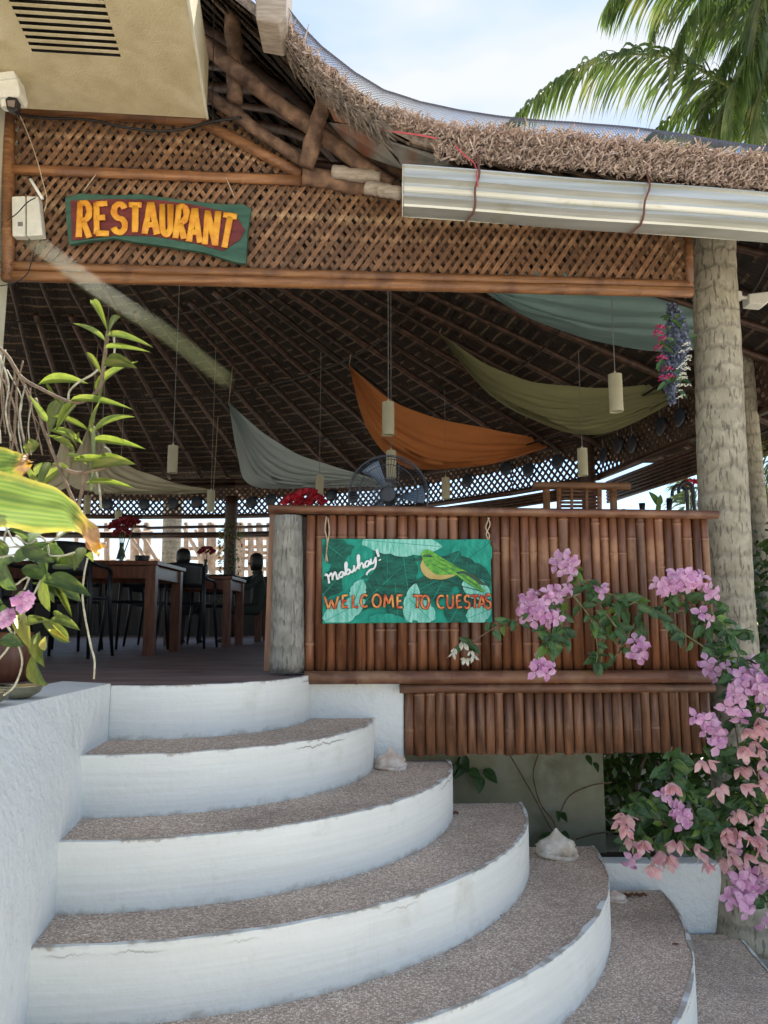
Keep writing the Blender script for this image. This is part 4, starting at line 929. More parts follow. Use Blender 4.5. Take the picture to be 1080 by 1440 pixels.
for (px, py, _), lb in zip(discs, dl):
    # find the frieze segment under this pixel
    best = None; d_ = ray(px, py)
    for i in range(len(RP)-1):
        a_, b_ = RP[i], RP[i+1]; ex, ey = b_.x-a_.x, b_.y-a_.y; den = d_.x*ey-d_.y*ex
        if abs(den) < 1e-6: continue
        t = (a_.x*ey-a_.y*ex)/den; s_ = (a_.x*d_.y-a_.y*d_.x)/den
        if t > 0 and -.02 <= s_ <= 1.02: best = (t, i)
    if not best: continue
    p = Vector((0, 0, ZC))+d_*best[0]; i = best[1]; e_ = (RP[i+1]-RP[i]).normalized(); nrm = Vector((-e_.y, e_.x, 0)); nrm = -nrm if nrm.dot(p) > 0 else nrm
    p += nrm*.05; mb = MB(); mb.lathe(p, [(0, .012), (.07, .014), (.105, .006), (.115, 0), (.10, -.004), (0, -.006)], 18, nrm)
    t_ = thing('hanging_disc', 'round dark disc hung on the frieze, '+lb, 'ornament', tuple(p), 'dark discs hung along the lattice frieze')
    mb.build('disc', M['disc'], t_, smooth=True)
    mb = MB(); mb.tube([p+Vector((0, 0, .1)), p+Vector((0, 0, .24))], .005, 4); mb.build('string', M['cord'], t_)
# rolled bamboo blind under the right frieze
bl = thing('roller_blind', 'half lowered bamboo roller blind below the right frieze', 'blind', tuple(RP[2]))
a_, b_ = RP[1]+Vector((.1, 0, -.08)), RP[2]+Vector((.1, 0, -.08))
for k in range(7):
    mb = MB(); mb.tube([a_+Vector((0, 0, -.045*k)), b_+Vector((0, 0, -.045*k))], .024, 7); mb.build('blind_slat', M['raft'], bl, smooth=True)
a_, b_ = RP[2]+Vector((.1, .1, -.08)), RP[4]+Vector((0, .2, -.08))
bl = thing('roller_blind', 'short bamboo roller blind below the far frieze right of the fan', 'blind', tuple(RP[3]))
for k in range(4):
    mb = MB(); mb.tube([RP[2]+Vector((0, .1, -.08-.045*k)), RP[3]+Vector((0, .1, -.08-.045*k)), RP[4]+Vector((0, .1, -.08-.02*k))], .024, 7); mb.build('blind_slat', M['raft'], bl, smooth=True)

# ================================================================ DRAPES
def drape(name, label, upper, lower, mat, folds=8, amp=.085):
    cu = crm([W(x, y, Y) for x, y, Y in upper], 10); cl = crm([W(x, y, Y) for x, y, Y in lower], 10)
    def samp(c, t):
        f_ = t*(len(c)-1); i = min(int(f_), len(c)-2); return c[i].lerp(c[i+1], f_-i)
    rows = []; NU, NV = 60, 26
    for i in range(NU+1):
        u = i/NU; a_, b_ = samp(cu, u), samp(cl, u); r_ = []
        for j in range(NV+1):
            v = j/NV; p = a_.lerp(b_, v); sag = sin(pi*v)*(a_-b_).length
            ph = v*folds*2*pi + u*3; f_ = amp*sin(ph + 1.5*noise.noise(Vector((u*3, v*2, 1))))*sin(pi*v)*(1-.5*u)
            p = p+Vector((0, .22*sag+f_*.8, -.05*sag+f_*.5+.03*noise.noise(Vector((u*6, v*9, 2))))); r_.append(p)
        rows.append(r_)
    mb = MB(); mb.grid(rows); t_ = mb.build(name, mat, None, smooth=True, org=tuple(rows[0][0]))
    for p in (rows[0][0], rows[-1][0]):
        mb = MB(); mb.tube([p, Vector((p.x+.03, p.y+.05, max(p.z+.05, zr(p.x, p.y)-.2)))], .006, 5); mb.build('tie_rope', M['rope'], t_)
    return tag(t_, label, 'fabric drape', 'cloth drapes slung under the roof')
drape('fabric_drape', 'rust orange cloth drape slung under the rafters', [(491, 514, 10.3), (560, 568, 10.4), (650, 596, 10.7), (725, 610, 11), (787, 620, 11.4)], [(491, 514, 10.3), (515, 600, 9.6), (560, 652, 9.4), (610, 660, 9.6), (700, 650, 10.4), (787, 622, 11.4)], M['c_or'], 8)
drape('fabric_drape', 'olive green cloth drape slung right of the orange one', [(618, 468, 9.0), (690, 515, 8.8), (770, 540, 8.7), (860, 545, 8.6), (955, 535, 8.6)], [(618, 468, 9.0), (680, 545, 8.3), (760, 595, 8.0), (835, 612, 8.1), (900, 590, 8.3), (955, 560, 8.6)], M['c_ol'], 8)
drape('fabric_drape', 'pale teal cloth drape behind the right end of the fascia', [(660, 392, 6.6), (760, 380, 6.6), (870, 385, 6.6), (1000, 395, 6.6)], [(660, 392, 6.6), (730, 440, 6.3), (830, 478, 6.2), (920, 493, 6.2), (1000, 490, 6.3)], M['c_te'], 6, .05)
drape('fabric_drape', 'blue grey cloth drape slung left of the orange one', [(322, 566, 11.4), (375, 612, 11.5), (435, 645, 11.8), (497, 664, 12.2), (560, 684, 12.6)], [(322, 566, 11.4), (334, 640, 10.9), (352, 682, 10.8), (420, 687, 11.3), (500, 684, 12.0), (560, 685, 12.6)], M['c_bl'], 8)
drape('fabric_drape', 'beige cloth drape behind the orchid at the far left', [(128, 590, 11.2), (160, 640, 11.4), (205, 665, 11.8), (250, 680, 12.2), (300, 690, 12.8)], [(128, 590, 11.2), (100, 660, 10.9), (110, 688, 11), (200, 694, 11.8), (300, 691, 12.8)], M['c_be'], 7)
drape('fabric_drape', 'small beige cloth drape half hidden behind the orchid leaves', [(90, 600, 12.0), (80, 640, 11.8), (60, 670, 11.8), (30, 690, 12)], [(90, 600, 12.0), (110, 660, 11.6), (85, 690, 11.6), (30, 692, 12)], M['c_be'], 3)

# ================================================================ PENDANT LAMPS
lamps = [(867, 527, 579, 'largest, in front of the teal and olive cloths'), (546, 566, 612, 'in front of the orange cloth'), (820, 631, 669, 'below the olive cloth'), (627, 672, 702, 'right of the fan'), (449, 669, 699, 'above the red flowers left of the fan'), (550, 634, 672, 'behind the fan blade'), (242, 627, 665, 'highest at left, between the beige and blue grey cloths'), (296, 690, 719, 'just left of the far palm post'), (122, 697, 722, 'beside the yellowed leaf tip'), (166, 719, 736, 'low, above the dark red flowers at left'), (139, 682, 695, 'half lost against the beige cloth')]
for px, yt, yb, lb in lamps:
    h_ = yb-yt; Yl = .30*1080/h_*.985 if h_ > 20 else 12.5
    if px == 139: Yl = 10.6
    pt, pbm = W(px, yt, Yl), W(px, yb, Yl); r_ = .056
    t_ = thing('pendant_lamp', 'unlit cream cylinder pendant lamp, '+lb, 'pendant lamp', tuple(pbm), 'cylinder pendant lamps hung from the roof')
    mb = MB(); mb.lathe(pbm, [(r_-.004, .01), (r_, 0), (r_, pt.z-pbm.z), (.012, pt.z-pbm.z+.004), (.008, pt.z-pbm.z+.03)], 18); mb.build('lamp_shade', M['lampshade'], t_, smooth=False)
    mb = MB(); mb.tube([(pbm.x, Yl, pt.z+.02), (pbm.x, Yl, zr(pbm.x, Yl)-.15)], .004 if h_ > 25 else .006, 4); mb.build('cord', M['cord'], t_)

# ================================================================ COUNTERTOP THINGS
fc_ = W(546, 697, 5.0); fan = thing('pedestal_fan', 'black pedestal fan with round wire cage behind the counter', 'fan', (fc_.x, 5.05, 0))
RFc = 57/1080*5.0
mb = MB(); mb.lathe(fc_, [(0, .05), (.045, .05), (.056, .03), (.058, -.10), (.04, -.14), (0, -.15)], 22, Vector((-.1, -1, -.05))); mb.build('motor', M['black'], fan, smooth=True)
mb = MB(); mb.lathe(fc_+Vector((0, -.055, 0)), [(0, .01), (.048, .008), (.05, 0)], 22, Vector((-.1, -1, -.05))); mb.build('hub_cover', M['cage'], fan)
mb = MB()
for rr_, dy in ((RFc, 0), (RFc*.985, -.06), (RFc*.985, .06), (RFc*.72, -.09), (RFc*.35, -.105)):
    mb.tube([fc_+Vector((rr_*cos(t), dy, rr_*sin(t))) for t in [2*pi*i/48 for i in range(49)]], .003 if rr_ < RFc else .0045, 5, caps=False)
for i in range(72):
    t = 2*pi*i/72
    for sg in (-1, 1): mb.tube([fc_+Vector((r_*cos(t), sg*dy, r_*sin(t))) for r_, dy in ((.05, .105), (RFc*.5, .102), (RFc*.85, .078), (RFc, .0))], .0013, 3, caps=False)
mb.build('cage', M['cage'], fan)
for a0 in (112, 232, 352):
    rows = []
    for i in range(9):
        rr_ = .05+(RFc-.05)*.88*i/8; r_ = []
        for j in range(5):
            a_ = radians(a0+(-16+32*j/4)*(.55+.45*i/8)+10*i/8); r_.append(fc_+Vector((rr_*cos(a_), .02*(j-2)/2-.01, rr_*sin(a_))))
        rows.append(r_)
    mb = MB(); mb.grid(rows); mb.build('blade', M['blade'], fan, smooth=True, solid=.003)
mb = MB(); mb.tube([(fc_.x, 5.1, .03), (fc_.x, 5.1, fc_.z-.03)], .016, 8); mb.build('pole', M['black'], fan)
mb = MB(); mb.lathe((fc_.x, 5.1, 0), [(.2, 0), (.2, .02), (.03, .035), (.02, .06)], 24); mb.build('base', M['black'], fan)
mb = MB(); mb.tube([fc_+Vector((-.11, -.03, -.1)), fc_+Vector((-.03, .02, -.02))], .02, 8); mb.build('tilt_bracket', M['black'], fan)
# bamboo bar chair behind the counter
bc = thing('bamboo_chair', 'varnished bamboo chair with slatted back showing above the counter', 'chair', tuple(W(817, 720, 5.0)[:2])+(0,))
YC = 5.0
bam([W(750, 683, YC), W(886, 684, YC)], .026, M['bamboo_gold'], bc, 'top_rail', seg=.25)
for px in (768, 862): bam([Vector((W(px, 700, YC).x, YC, 0)), W(px, 688, YC)], .024, M['bamboo_gold'], bc, 'post', seg=.3)
for px in (786, 843): bam([W(px, 740, YC-.01), W(px, 687, YC-.01)], .016, M['bamboo_gold'], bc, 'back_upright')
for px in (804, 825): bam([W(px, 740, YC-.03), W(px, 687, YC-.03)], .010, M['bamboo_gold'], bc, 'back_upright', n=8)
for k in range(8): bam([W(788, 691+k*5.2, YC+.005), W(842, 691+k*5.2, YC+.005)], .0095, M['bamboo_rail'], bc, 'back_slat', n=8)
mb = MB(); mb.box((W(815, 700, YC).x, YC+.25, .45), (.5, .5, .05)); mb.build('seat', M['bamboo_rail'], bc)
for dx_ in (-.22, .22): bam([Vector((W(815, 700, YC).x+dx_, YC+.46, 0)), Vector((W(815, 700, YC).x+dx_, YC+.46, .44))], .022, M['bamboo_gold'], bc, 'leg')
# umbrellas with crook handles in a holder
for (px, py, cxw, lb) in ((958, 690, 8, 'left'), (967, 686, 8, 'right')):
    p = W(px, py, 4.9); um = thing('umbrella', 'black umbrella with crook handle standing behind the counter, %s one' % lb, 'umbrella', (p.x, 4.9, 0), 'crook handled umbrellas beside the trunk')
    mb = MB(); hk = [p+Vector((-.06, 0, -.035)), p+Vector((-.055, 0, .0)), p+Vector((-.03, 0, .03)), p+Vector((0, 0, .032)), p+Vector((.03, 0, .01)), p+Vector((.035, 0, -.05)), p+Vector((.035, 0, -.2))]
    mb.tube(crm(hk, 5), .012, 8); mb.build('handle', M['black'], um, smooth=True)
    mb = MB(); mb.lathe((p.x+.035, 4.9, .1), [(.006, 0), (.03, .25), (.035, .5), (.012, p.z-.3), (.01, p.z-.28)], 10); mb.build('canopy', M['black'], um, smooth=True)
for px, lb in ((903, 'round'), (940, 'tilted')):
    p = W(px, 712, 4.9); t_ = thing('handle_knob', 'black %s handle poking up behind the counter' % lb, 'handle', (p.x, 4.9, 0), None)
    mb = MB(); mb.tube([(p.x, 4.9, 0), p+Vector((0, 0, -.05)), p+Vector((.01 if lb == 'tilted' else 0, 0, .02 if lb == 'round' else .05))], [.012, .014, .022], 8); mb.build('handle', M['black'], t_, smooth=True)

# ---------------------------------------------------------------- leaf meshes
def leaf_mesh(name, mat, bend=.12, fold=.12, n=7, peak=.42, tipw=0.02):
    mb = MB(); rows = []
    for i in range(n+1):
        t = i/n; ww = max(tipw, (sin(pi*t**(.75 if peak < .5 else 1.1)))**.8)*.5; y = t; zz = -bend*t*t
        rows.append([Vector((-ww, y, zz+fold*ww)), Vector((0, y, zz)), Vector((ww, y, zz+fold*ww))])
    mb.grid(rows); return mb.mesh(name, mat, smooth=True)
def place(me, base, tip, width, roll=0, name='leaf', parent=None):
    base = Vector(base); tip = Vector(tip); y = (tip-base); L_ = y.length
    if L_ < 1e-5: return
    y.normalize(); up = Vector((0, -1, .35)); x = y.cross(up)
    x = x.normalized() if x.length > 1e-4 else Vector((1, 0, 0)); z = x.cross(y)
    Mx = Matrix.Translation(base) @ Matrix((x, y, z)).transposed().to_4x4() @ Matrix.Rotation(roll, 4, 'Y') @ Matrix.Diagonal((width, L_, L_, 1))
    return inst(name, me, Mx, parent)
LM = {k: leaf_mesh('leaf', M[k], b_, f_) for k, b_, f_ in (('leaf', .18, .3), ('leafy', .15, .3), ('orchid', .10, .35), ('orchidd', .12, .3), ('orchidy', .14, .25), ('red', .3, .3), ('darkred', .3, .3))}
LM['leafcup'] = leaf_mesh('leaf', M['leaf'], .05, .4)

# flowers: red artificial flowers
def rose(mb, c, r, n=26):
    for i in range(n):
        t = i/n; th = i*2.4; el = 1.35-1.5*t; d_ = Vector((cos(th)*cos(el), sin(th)*cos(el), sin(el))); s_ = r*(.35+.65*t); x = d_.orthogonal().normalized(); y = d_.cross(x)
        p = Vector(c)+d_*r*.35; mb.add([p, p+d_*s_*.6+x*s_*.5, p+d_*s_*.95, p+d_*s_*.6-x*s_*.5, p+d_*s_*.5+y*s_*.25], [(0, 1, 4), (1, 2, 4), (2, 3, 4), (3, 0, 4)])
def flowers(name, label, pts, mat, base, mat2=None):
    t_ = thing(name, label, 'flowers', tuple(base))
    for p, r_ in pts:
        mb = MB(); rose(mb, p, r_); mb.build('bloom', mat, t_)
        mb = MB(); mb.tube([Vector(base)+Vector((0, 0, .02)), Vector(p)], .005, 5); mb.build('stem', M['stemg'], t_)
    mb = MB(); b_ = Vector(base); mb.lathe(b_, [(.035, 0), (.045, .04), (.03, .1), (.018, .15), (.02, .19)], 14); mb.build('vase', M['glass'], t_, smooth=True)
    return t_
flowers('flower_vase', 'bright red poinsettia flowers left of the fan behind the counter', [(W(415, 706, 5.4), .09), (W(432, 700, 5.4), .1), (W(446, 706, 5.4), .07), (W(424, 712, 5.4), .07)], M['red'], W(430, 740, 5.4))
flowers('flower_vase', 'single deep red flower in a glass on the second table', [(W(291, 776, 8.4), .09)], M['darkred'], Vector((W(289, 800, 8.4).x, 8.4, .75)))
flowers('flower_vase', 'bunch of dark red roses in a bottle on the nearest table', [(W(168, 740, 6.7), .09), (W(178, 736, 6.7), .09), (W(172, 750, 6.7), .08), (W(190, 734, 6.7), .05)], M['darkred'], Vector((W(170, 790, 6.7).x, 6.7, .76)))
flowers('flower_vase', 'small red flower behind the counter beside the trunk', [(W(972, 680, 5.1), .05)], M['red'], W(972, 725, 5.1))
# hanging garland beside the trunk
ga = thing('flower_garland', 'hanging garland of lavender, pink and white flowers beside the trunk', 'garland', tuple(F(945, 425, -.1)))
mb = MB()
for i in range(2600):
    t = R(); c_ = F(945-1+8*sin(t*5)+ (12 if t > .6 else 0)*(t-.6)*2, 428+138*t, -.12); w_ = (.025+.06*sin(pi*min(1, t*1.05)))*(.9 if t < .7 else .8); a_ = U(0, 6.28); q = R()**.5
    p = c_+Vector((cos(a_)*w_*q, sin(a_)*w_*q, U(-.01, .01))); s_ = U(.006, .012); n1 = Vector((U(-1, 1), U(-1, 1), U(-1, 1))).normalized()*s_; n2 = n1.orthogonal()
    mb.add([p-n1, p-n2, p+n1, p+n2], [(0, 1, 2, 3)])
o_ = mb.build('lavender_sprays', M['lav'], ga); o_['kind'] = 'stuff'
for px, py in ((928, 462), (932, 478), (927, 490), (930, 505), (938, 520), (933, 533), (941, 531), (925, 470)):
    mb = MB(); rose(mb, F(px, py, -.02), .032, 16); mb.build('pink_bloom', M['magenta'], ga)
for i in range(22):
    px, py = U(955, 970), U(480, 566); mb = MB(); rose(mb, F(px, py, -.01), .018, 10); mb.build('white_bloom', M['whitep'], ga)
for i in range(22):
    p = F(U(925, 970), U(445, 560), -.02); place(LM['leaf'], p, p+Vector((U(-.08, .08), U(-.05, .0), U(-.09, .03))), .03, U(-1, 1), 'leaf', ga)

# ================================================================ TABLES, CHAIRS, PEOPLE
def table(x0_, x1_, y0_, y1_, h, label, mat=M['tablewood']):
    t_ = thing('dining_table', label, 'table', ((x0_+x1_)/2, (y0_+y1_)/2, 0), 'wooden dining tables')
    mb = MB(); mb.box(((x0_+x1_)/2, (y0_+y1_)/2, h-.018), (x1_-x0_+.04, y1_-y0_+.04, .036)); bevel(mb.build('tabletop', M['tablewood'], t_), .005)
    mb = MB()
    for yy in (y0_+.03, y1_-.03): mb.box(((x0_+x1_)/2, yy, h-.09), (x1_-x0_-.12, .025, .1))
    for xx in (x0_+.03, x1_-.03): mb.box((xx, (y0_+y1_)/2, h-.09), (.025, y1_-y0_-.12, .1))
    mb.build('apron', M['tablewood'], t_)
    for xx in (x0_+.04, x1_-.04):
        for yy in (y0_+.04, y1_-.04): mb = MB(); mb.box((xx, yy, (h-.036)/2), (.08, .08, h-.037)); mb.build('leg', M['tablewood'], t_)
    return t_
c1_ = W(214, 922, z=0); table(c1_.x-1.5, c1_.x+.0, c1_.y, c1_.y+.85, .755, 'nearest dark wooden table left of the counter, roses on it')
c2__ = W(322, 910, z=0); table(c2__.x-.9, c2__.x, c2__.y, c2__.y+.8, .75, 'second wooden table with the single red flower')
c3__ = W(366, 903, z=0); table(c3__.x-.08, c3__.x+1.1, c3__.y, c3__.y+.8, .70, 'far wooden table in front of the person at right')
table(c1_.x-3.1, c1_.x-1.9, c1_.y+.9, c1_.y+1.8, .75, 'wooden table at the far left behind the orchid')
mb = MB(); bp_ = Vector((W(200, 780, 6.8).x, 6.8, .755)); mb.lathe(bp_, [(.02, 0), (.02, .04), (.06, .05), (.065, .09), (.055, .09)], 14); tag(mb.build('tea_light_holder', M['black'], None, org=tuple(bp_)), 'small dark candle holder on the nearest table', 'candle holder')
def chair_proto():
    t_ = thing('dining_chair', 'x', 'chair', (0, 0, 0), 'black moulded dining chairs')
    mb = MB(); mb.grid([[Vector((-.22+.44*i/6, -.21+.42*j/6, .45-.015*sin(pi*i/6)*sin(pi*j/6))) for i in range(7)] for j in range(7)]); mb.build('seat', M['black'], t_, smooth=True, solid=.02)
    for sx_, sy_ in ((-1, -1), (1, -1), (-1, 1), (1, 1)):
        mb = MB(); mb.tube([(sx_*.25, sy_*.25, 0), (sx_*.22, sy_*.20, .45)] + ([(sx_*.235, -.16, .67)] if sy_ < 0 else [(sx_*.215, .24, .82)]), [.013, .02, .016], 8); mb.build('leg', M['black'], t_, smooth=True)
    rows = []
    for j in range(6):
        z_ = .60+.24*j/5; rows.append([Vector((-.215+.43*i/8, .22+.045*sin(pi*i/8)+.03*j/5, z_+.015*sin(pi*i/8)*(j/5))) for i in range(9)])
    mb = MB(); mb.grid(rows); mb.build('backrest', M['black'], t_, smooth=True, solid=.012)
    for sx_ in (-1, 1):
        mb = MB(); mb.tube(crm([(sx_*.235, -.18, .64), (sx_*.25, -.05, .68), (sx_*.24, .12, .69), (sx_*.215, .22, .72)], 4), .016, 7); mb.build('armrest', M['black'], t_, smooth=True)
    return t_
proto = chair_proto(); kids = list(proto.children)
def copy_tree(o):
    c = o.copy(); COL.objects.link(c)
    for k in o.children: d_ = k.copy(); COL.objects.link(d_); d_.parent = c
    return c
chairs = [(c1_.x-.55, c1_.y-.30, 180, 'black chair at the near side of the nearest table, closest to the steps'), (c1_.x-1.2, c1_.y-.28, 176, 'black chair at the near side of the nearest table, behind the orchid'),
          (c1_.x-.5, c1_.y+1.12, 2, 'black chair at the far side of the nearest table, right one'), (c1_.x-1.15, c1_.y+1.1, -4, 'black chair at the far side of the nearest table, left one'),
          (c2__.x-.38, c2__.y-.28, 178, 'black chair with its back to us at the second table'), (c2__.x-.95, c2__.y+.5, 90, 'black chair at the left end of the second table'), (c2__.x-.42, c2__.y+1.15, 0, 'black chair under the person with cropped hair'),
          (c3__.x+.95, c3__.y+1.1, -8, 'black chair under the person with the outstretched arm')]
for i, (x_, y_, a_, lb) in enumerate(chairs):
    c_ = proto if i == 0 else copy_tree(proto); c_.location = (x_, y_, 0); c_.rotation_euler.z = radians(a_); c_['label'] = lb
def person(label, loc, rz, arms, shirt, hairlen):
    t_ = thing('person', label, 'person', loc)
    t_.rotation_euler.z = rz; t_.scale = (.93, .93, .93)
    J = {'pelvis': (0, 0, .52, .15), 'waist': (0, .02, .68, .125), 'chest': (0, -.01, .88, .15), 'neck0': (0, -.02, 1.0, .075), 'neck': (0, -.03, 1.06, .052), 'head0': (0, -.05, 1.13, .07), 'head': (0, -.055, 1.18, .075), 'top': (0, -.05, 1.23, .055)}
    ch = [('pelvis', 'waist'), ('waist', 'chest'), ('chest', 'neck0'), ('neck0', 'neck'), ('neck', 'head0'), ('head0', 'head'), ('head', 'top')]
    for s_, nm in ((-1, 'l'), (1, 'r')):
        J['hip'+nm] = (s_*.1, -.05, .50, .095); J['knee'+nm] = (s_*.13, -.45, .50, .062); J['ank'+nm] = (s_*.12, -.42, .08, .04); J['toe'+nm] = (s_*.13, -.56, .035, .035)
        ch += [('pelvis', 'hip'+nm), ('hip'+nm, 'knee'+nm), ('knee'+nm, 'ank'+nm), ('ank'+nm, 'toe'+nm)]
        J['sh'+nm] = (s_*.18, -.02, .95, .06); el, wr_ = arms[nm]; J['el'+nm] = (*el, .042); J['wr'+nm] = (*wr_, .028); dd = (Vector(wr_)-Vector(el)).normalized()*.08; J['ha'+nm] = (*(Vector(wr_)+dd), .03)
        ch += [('chest', 'sh'+nm), ('sh'+nm, 'el'+nm), ('el'+nm, 'wr'+nm), ('wr'+nm, 'ha'+nm)]
        for f_ in range(4):
            J['f%d%s' % (f_, nm)] = (*(Vector(wr_)+dd*1.95+Vector(((f_-1.5)*.018, 0, -.01*abs(f_-1.5)))), .009); ch.append(('ha'+nm, 'f%d%s' % (f_, nm)))
    ks = list(J); me = bpy.data.meshes.new('body'); me.from_pydata([J[k][:3] for k in ks], [(ks.index(a_), ks.index(b_)) for a_, b_ in ch], [])
    o = bpy.data.objects.new('body', me); link(o, t_); md = o.modifiers.new('skin', 'SKIN'); me.materials.append(shirt)
    for i, k in enumerate(ks):
        me.skin_vertices[0].data[i].radius = (J[k][3],)*2; me.skin_vertices[0].data[i].use_root = (k == 'pelvis')
    s2_ = o.modifiers.new('sub', 'SUBSURF'); s2_.levels = 2; s2_.render_levels = 2
    mb = MB(); mb.lathe((0, -.055, 1.14), [(.001, -.085), (.05, -.07), (.075, -.02), (.082, .04), (.075, .10), (.045, .135), (.001, .145)], 18); mb.build('head', M['skin'], t_, smooth=True, org=(0, 0, 0))
    mb = MB(); mb.lathe((0, -.035, 1.15), [(.078, -.05-hairlen), (.095, .0), (.094, .06), (.085, .11), (.05, .145), (.001, .155)], 18); mb.build('hair', M['hair'], t_, smooth=True, org=(0, 0, 0))
    mb = MB(); mb.tube([(0, -.13, 1.16), (0, -.155, 1.135)], .012, 6); mb.build('nose', M['skin'], t_, smooth=True, org=(0, 0, 0))
    return t_
pa_ = W(268, 800, 9.9)
person('person with cropped dark hair seated with back to us at the second table', (pa_.x, c2__.y+1.25, -.04), radians(176), {'l': ((-.26, -.12, .75), (-.12, -.36, .78)), 'r': ((.26, -.12, .75), (.12, -.36, .78))}, M['shirt'], 0)
person('person with dark tied hair reaching an arm out over the far table', (W(364, 800, 10.2).x, 10.2, -.04), radians(-70), {'l': ((-.22, -.25, .88), (-.2, -.55, .93)), 'r': ((.24, -.2, .78), (.15, -.45, .8))}, M['shirt2'], .05)

# ================================================================ THINGS ON THE LEFT
JO = Yf(-2.1)-W(10, 100, z=SZ).y+.04
wb = thing('junction_box', 'off white electrical junction box under the eave at the left edge', 'junction box', tuple(F(10, 125, JO)))
mb = MB(); mb.prism([F(-8, 106, JO), F(22, 102, JO), F(28, 128, JO), F(26, 136, JO), F(-8, 136, JO)], (0, .09, 0)); bevel(mb.build('box', M['plastic'], wb), .006)
mb = MB(); mb.prism([F(-8, 102, JO+.015), F(19, 99, JO+.015), F(23, 108, JO+.015), F(-8, 112, JO+.015)], (0, .1, 0)); bevel(mb.build('lid', M['plastic'], wb), .004)
mb = MB(); mb.lathe(F(10, 140, JO-.04), [(.02, .0), (.028, -.02), (.022, -.05)], 12); mb.build('gland', M['plastic'], wb)
md_ = thing('sensor_lamp', 'small black square sensor with a grey screen below the junction box', 'sensor', tuple(F(16, 148, JO)))
mb = MB(); mb.prism([F(7, 139, JO+.02), F(12, 135, JO+.02), F(23, 137, JO+.02), F(26, 142, JO+.02), F(25, 153, JO+.02), F(20, 157, JO+.02), F(9, 153, JO+.02)], (0, .03, 0)); bevel(mb.build('housing', M['black'], md_), .004)
mb = MB(); mb.prism([F(10, 141, JO+.023), F(21, 141, JO+.023), F(20, 151, JO+.023), F(11, 149, JO+.023)], (0, .002, 0)); mb.build('screen', M['greymetal'], md_)
wr2 = thing('wall_router', 'white flat wall box with a thin white antenna left of the restaurant sign', 'router', tuple(F(36, 330, .1)))
mb = MB(); mb.prism([F(16, 276, .09), F(35, 275, .09), F(35, 332, .09), F(17, 332, .09)], (0, .05, 0)); bevel(mb.build('body', M['plastic'], wr2), .006)
mb = MB(); mb.prism([F(37, 275, .09), F(54, 276, .09), F(60, 330, .09), F(37, 332, .09)], (0, .05, 0)); bevel(mb.build('cover', M['plastic'], wr2), .006)
mb = MB(); mb.tube([F(43, 252, .1), F(60, 280, .1)], .008, 8); mb.build('antenna', M['white'], wr2, smooth=True)
mb = MB(); mb.prism([F(25, 312, .0915), F(32, 312, .0915), F(32, 318, .0915), F(25, 318, .0915)], (0, .001, 0)); mb.build('label_patch', M['greymetal'], wr2)
def cable(label, pts, r, mat=M['cable'], off=.12, name='cable'):
    pp = crm([F(p[0], p[1], p[2] if len(p) > 2 else off) for p in pts], 8); mb = MB(); mb.tube(pp, r, 6); return tag(mb.build(name, mat, None, smooth=True, org=tuple(pp[0])), label, 'cable')
cable('black cable sagging across the top of the lattice under the eave', [(10, 150, .35), (25, 160, .25), (60, 166), (120, 168), (170, 178), (215, 184), (255, 182), (295, 172), (340, 165)], .0075)
cable('thin pale wire running down from the junction box to the antenna', [(22, 150, .3), (38, 185), (52, 225), (60, 255), (66, 280), (62, 298)], .003, M['rope'])
cable('black wire looping from the wall box to the bottom rail', [(50, 278, .13), (38, 285, .14), (24, 300, .14), (10, 310, .14)], .003)
cable('thin black wire hanging at the end of the bottom rail', [(50, 345, .1), (45, 365, .1), (38, 385, .1), (20, 398, .1), (0, 402, .1)], .003)
cable('thin wire hanging straight beside the concrete eave', [(302, -20, .2), (300, 60, .2), (299, 165, .2), (300, 180, .2)], .0028)
# white outdoor lamp on the right
fl_ = thing('flood_lamp', 'small off white floodlight mounted right of the big trunk', 'lamp', tuple(W(1055, 420, 4.9)))
mb = MB(); mb.prism([W(1053, 413, 4.9), W(1084, 409, 4.9), W(1082, 424, 4.9), W(1076, 428, 4.9), W(1054, 426, 4.9)], (0, .1, 0)); bevel(mb.build('housing', M['plastic'], fl_), .006)
mb = MB(); mb.tube([W(1036, 418, 4.93), W(1054, 419, 4.93)], .014, 8); mb.build('arm', M['plastic'], fl_, smooth=True)
mb = MB(); mb.lathe(W(1036, 418, 4.93), [(.035, -.02), (.035, .03)], 12); mb.build('mount', M['plastic'], fl_)

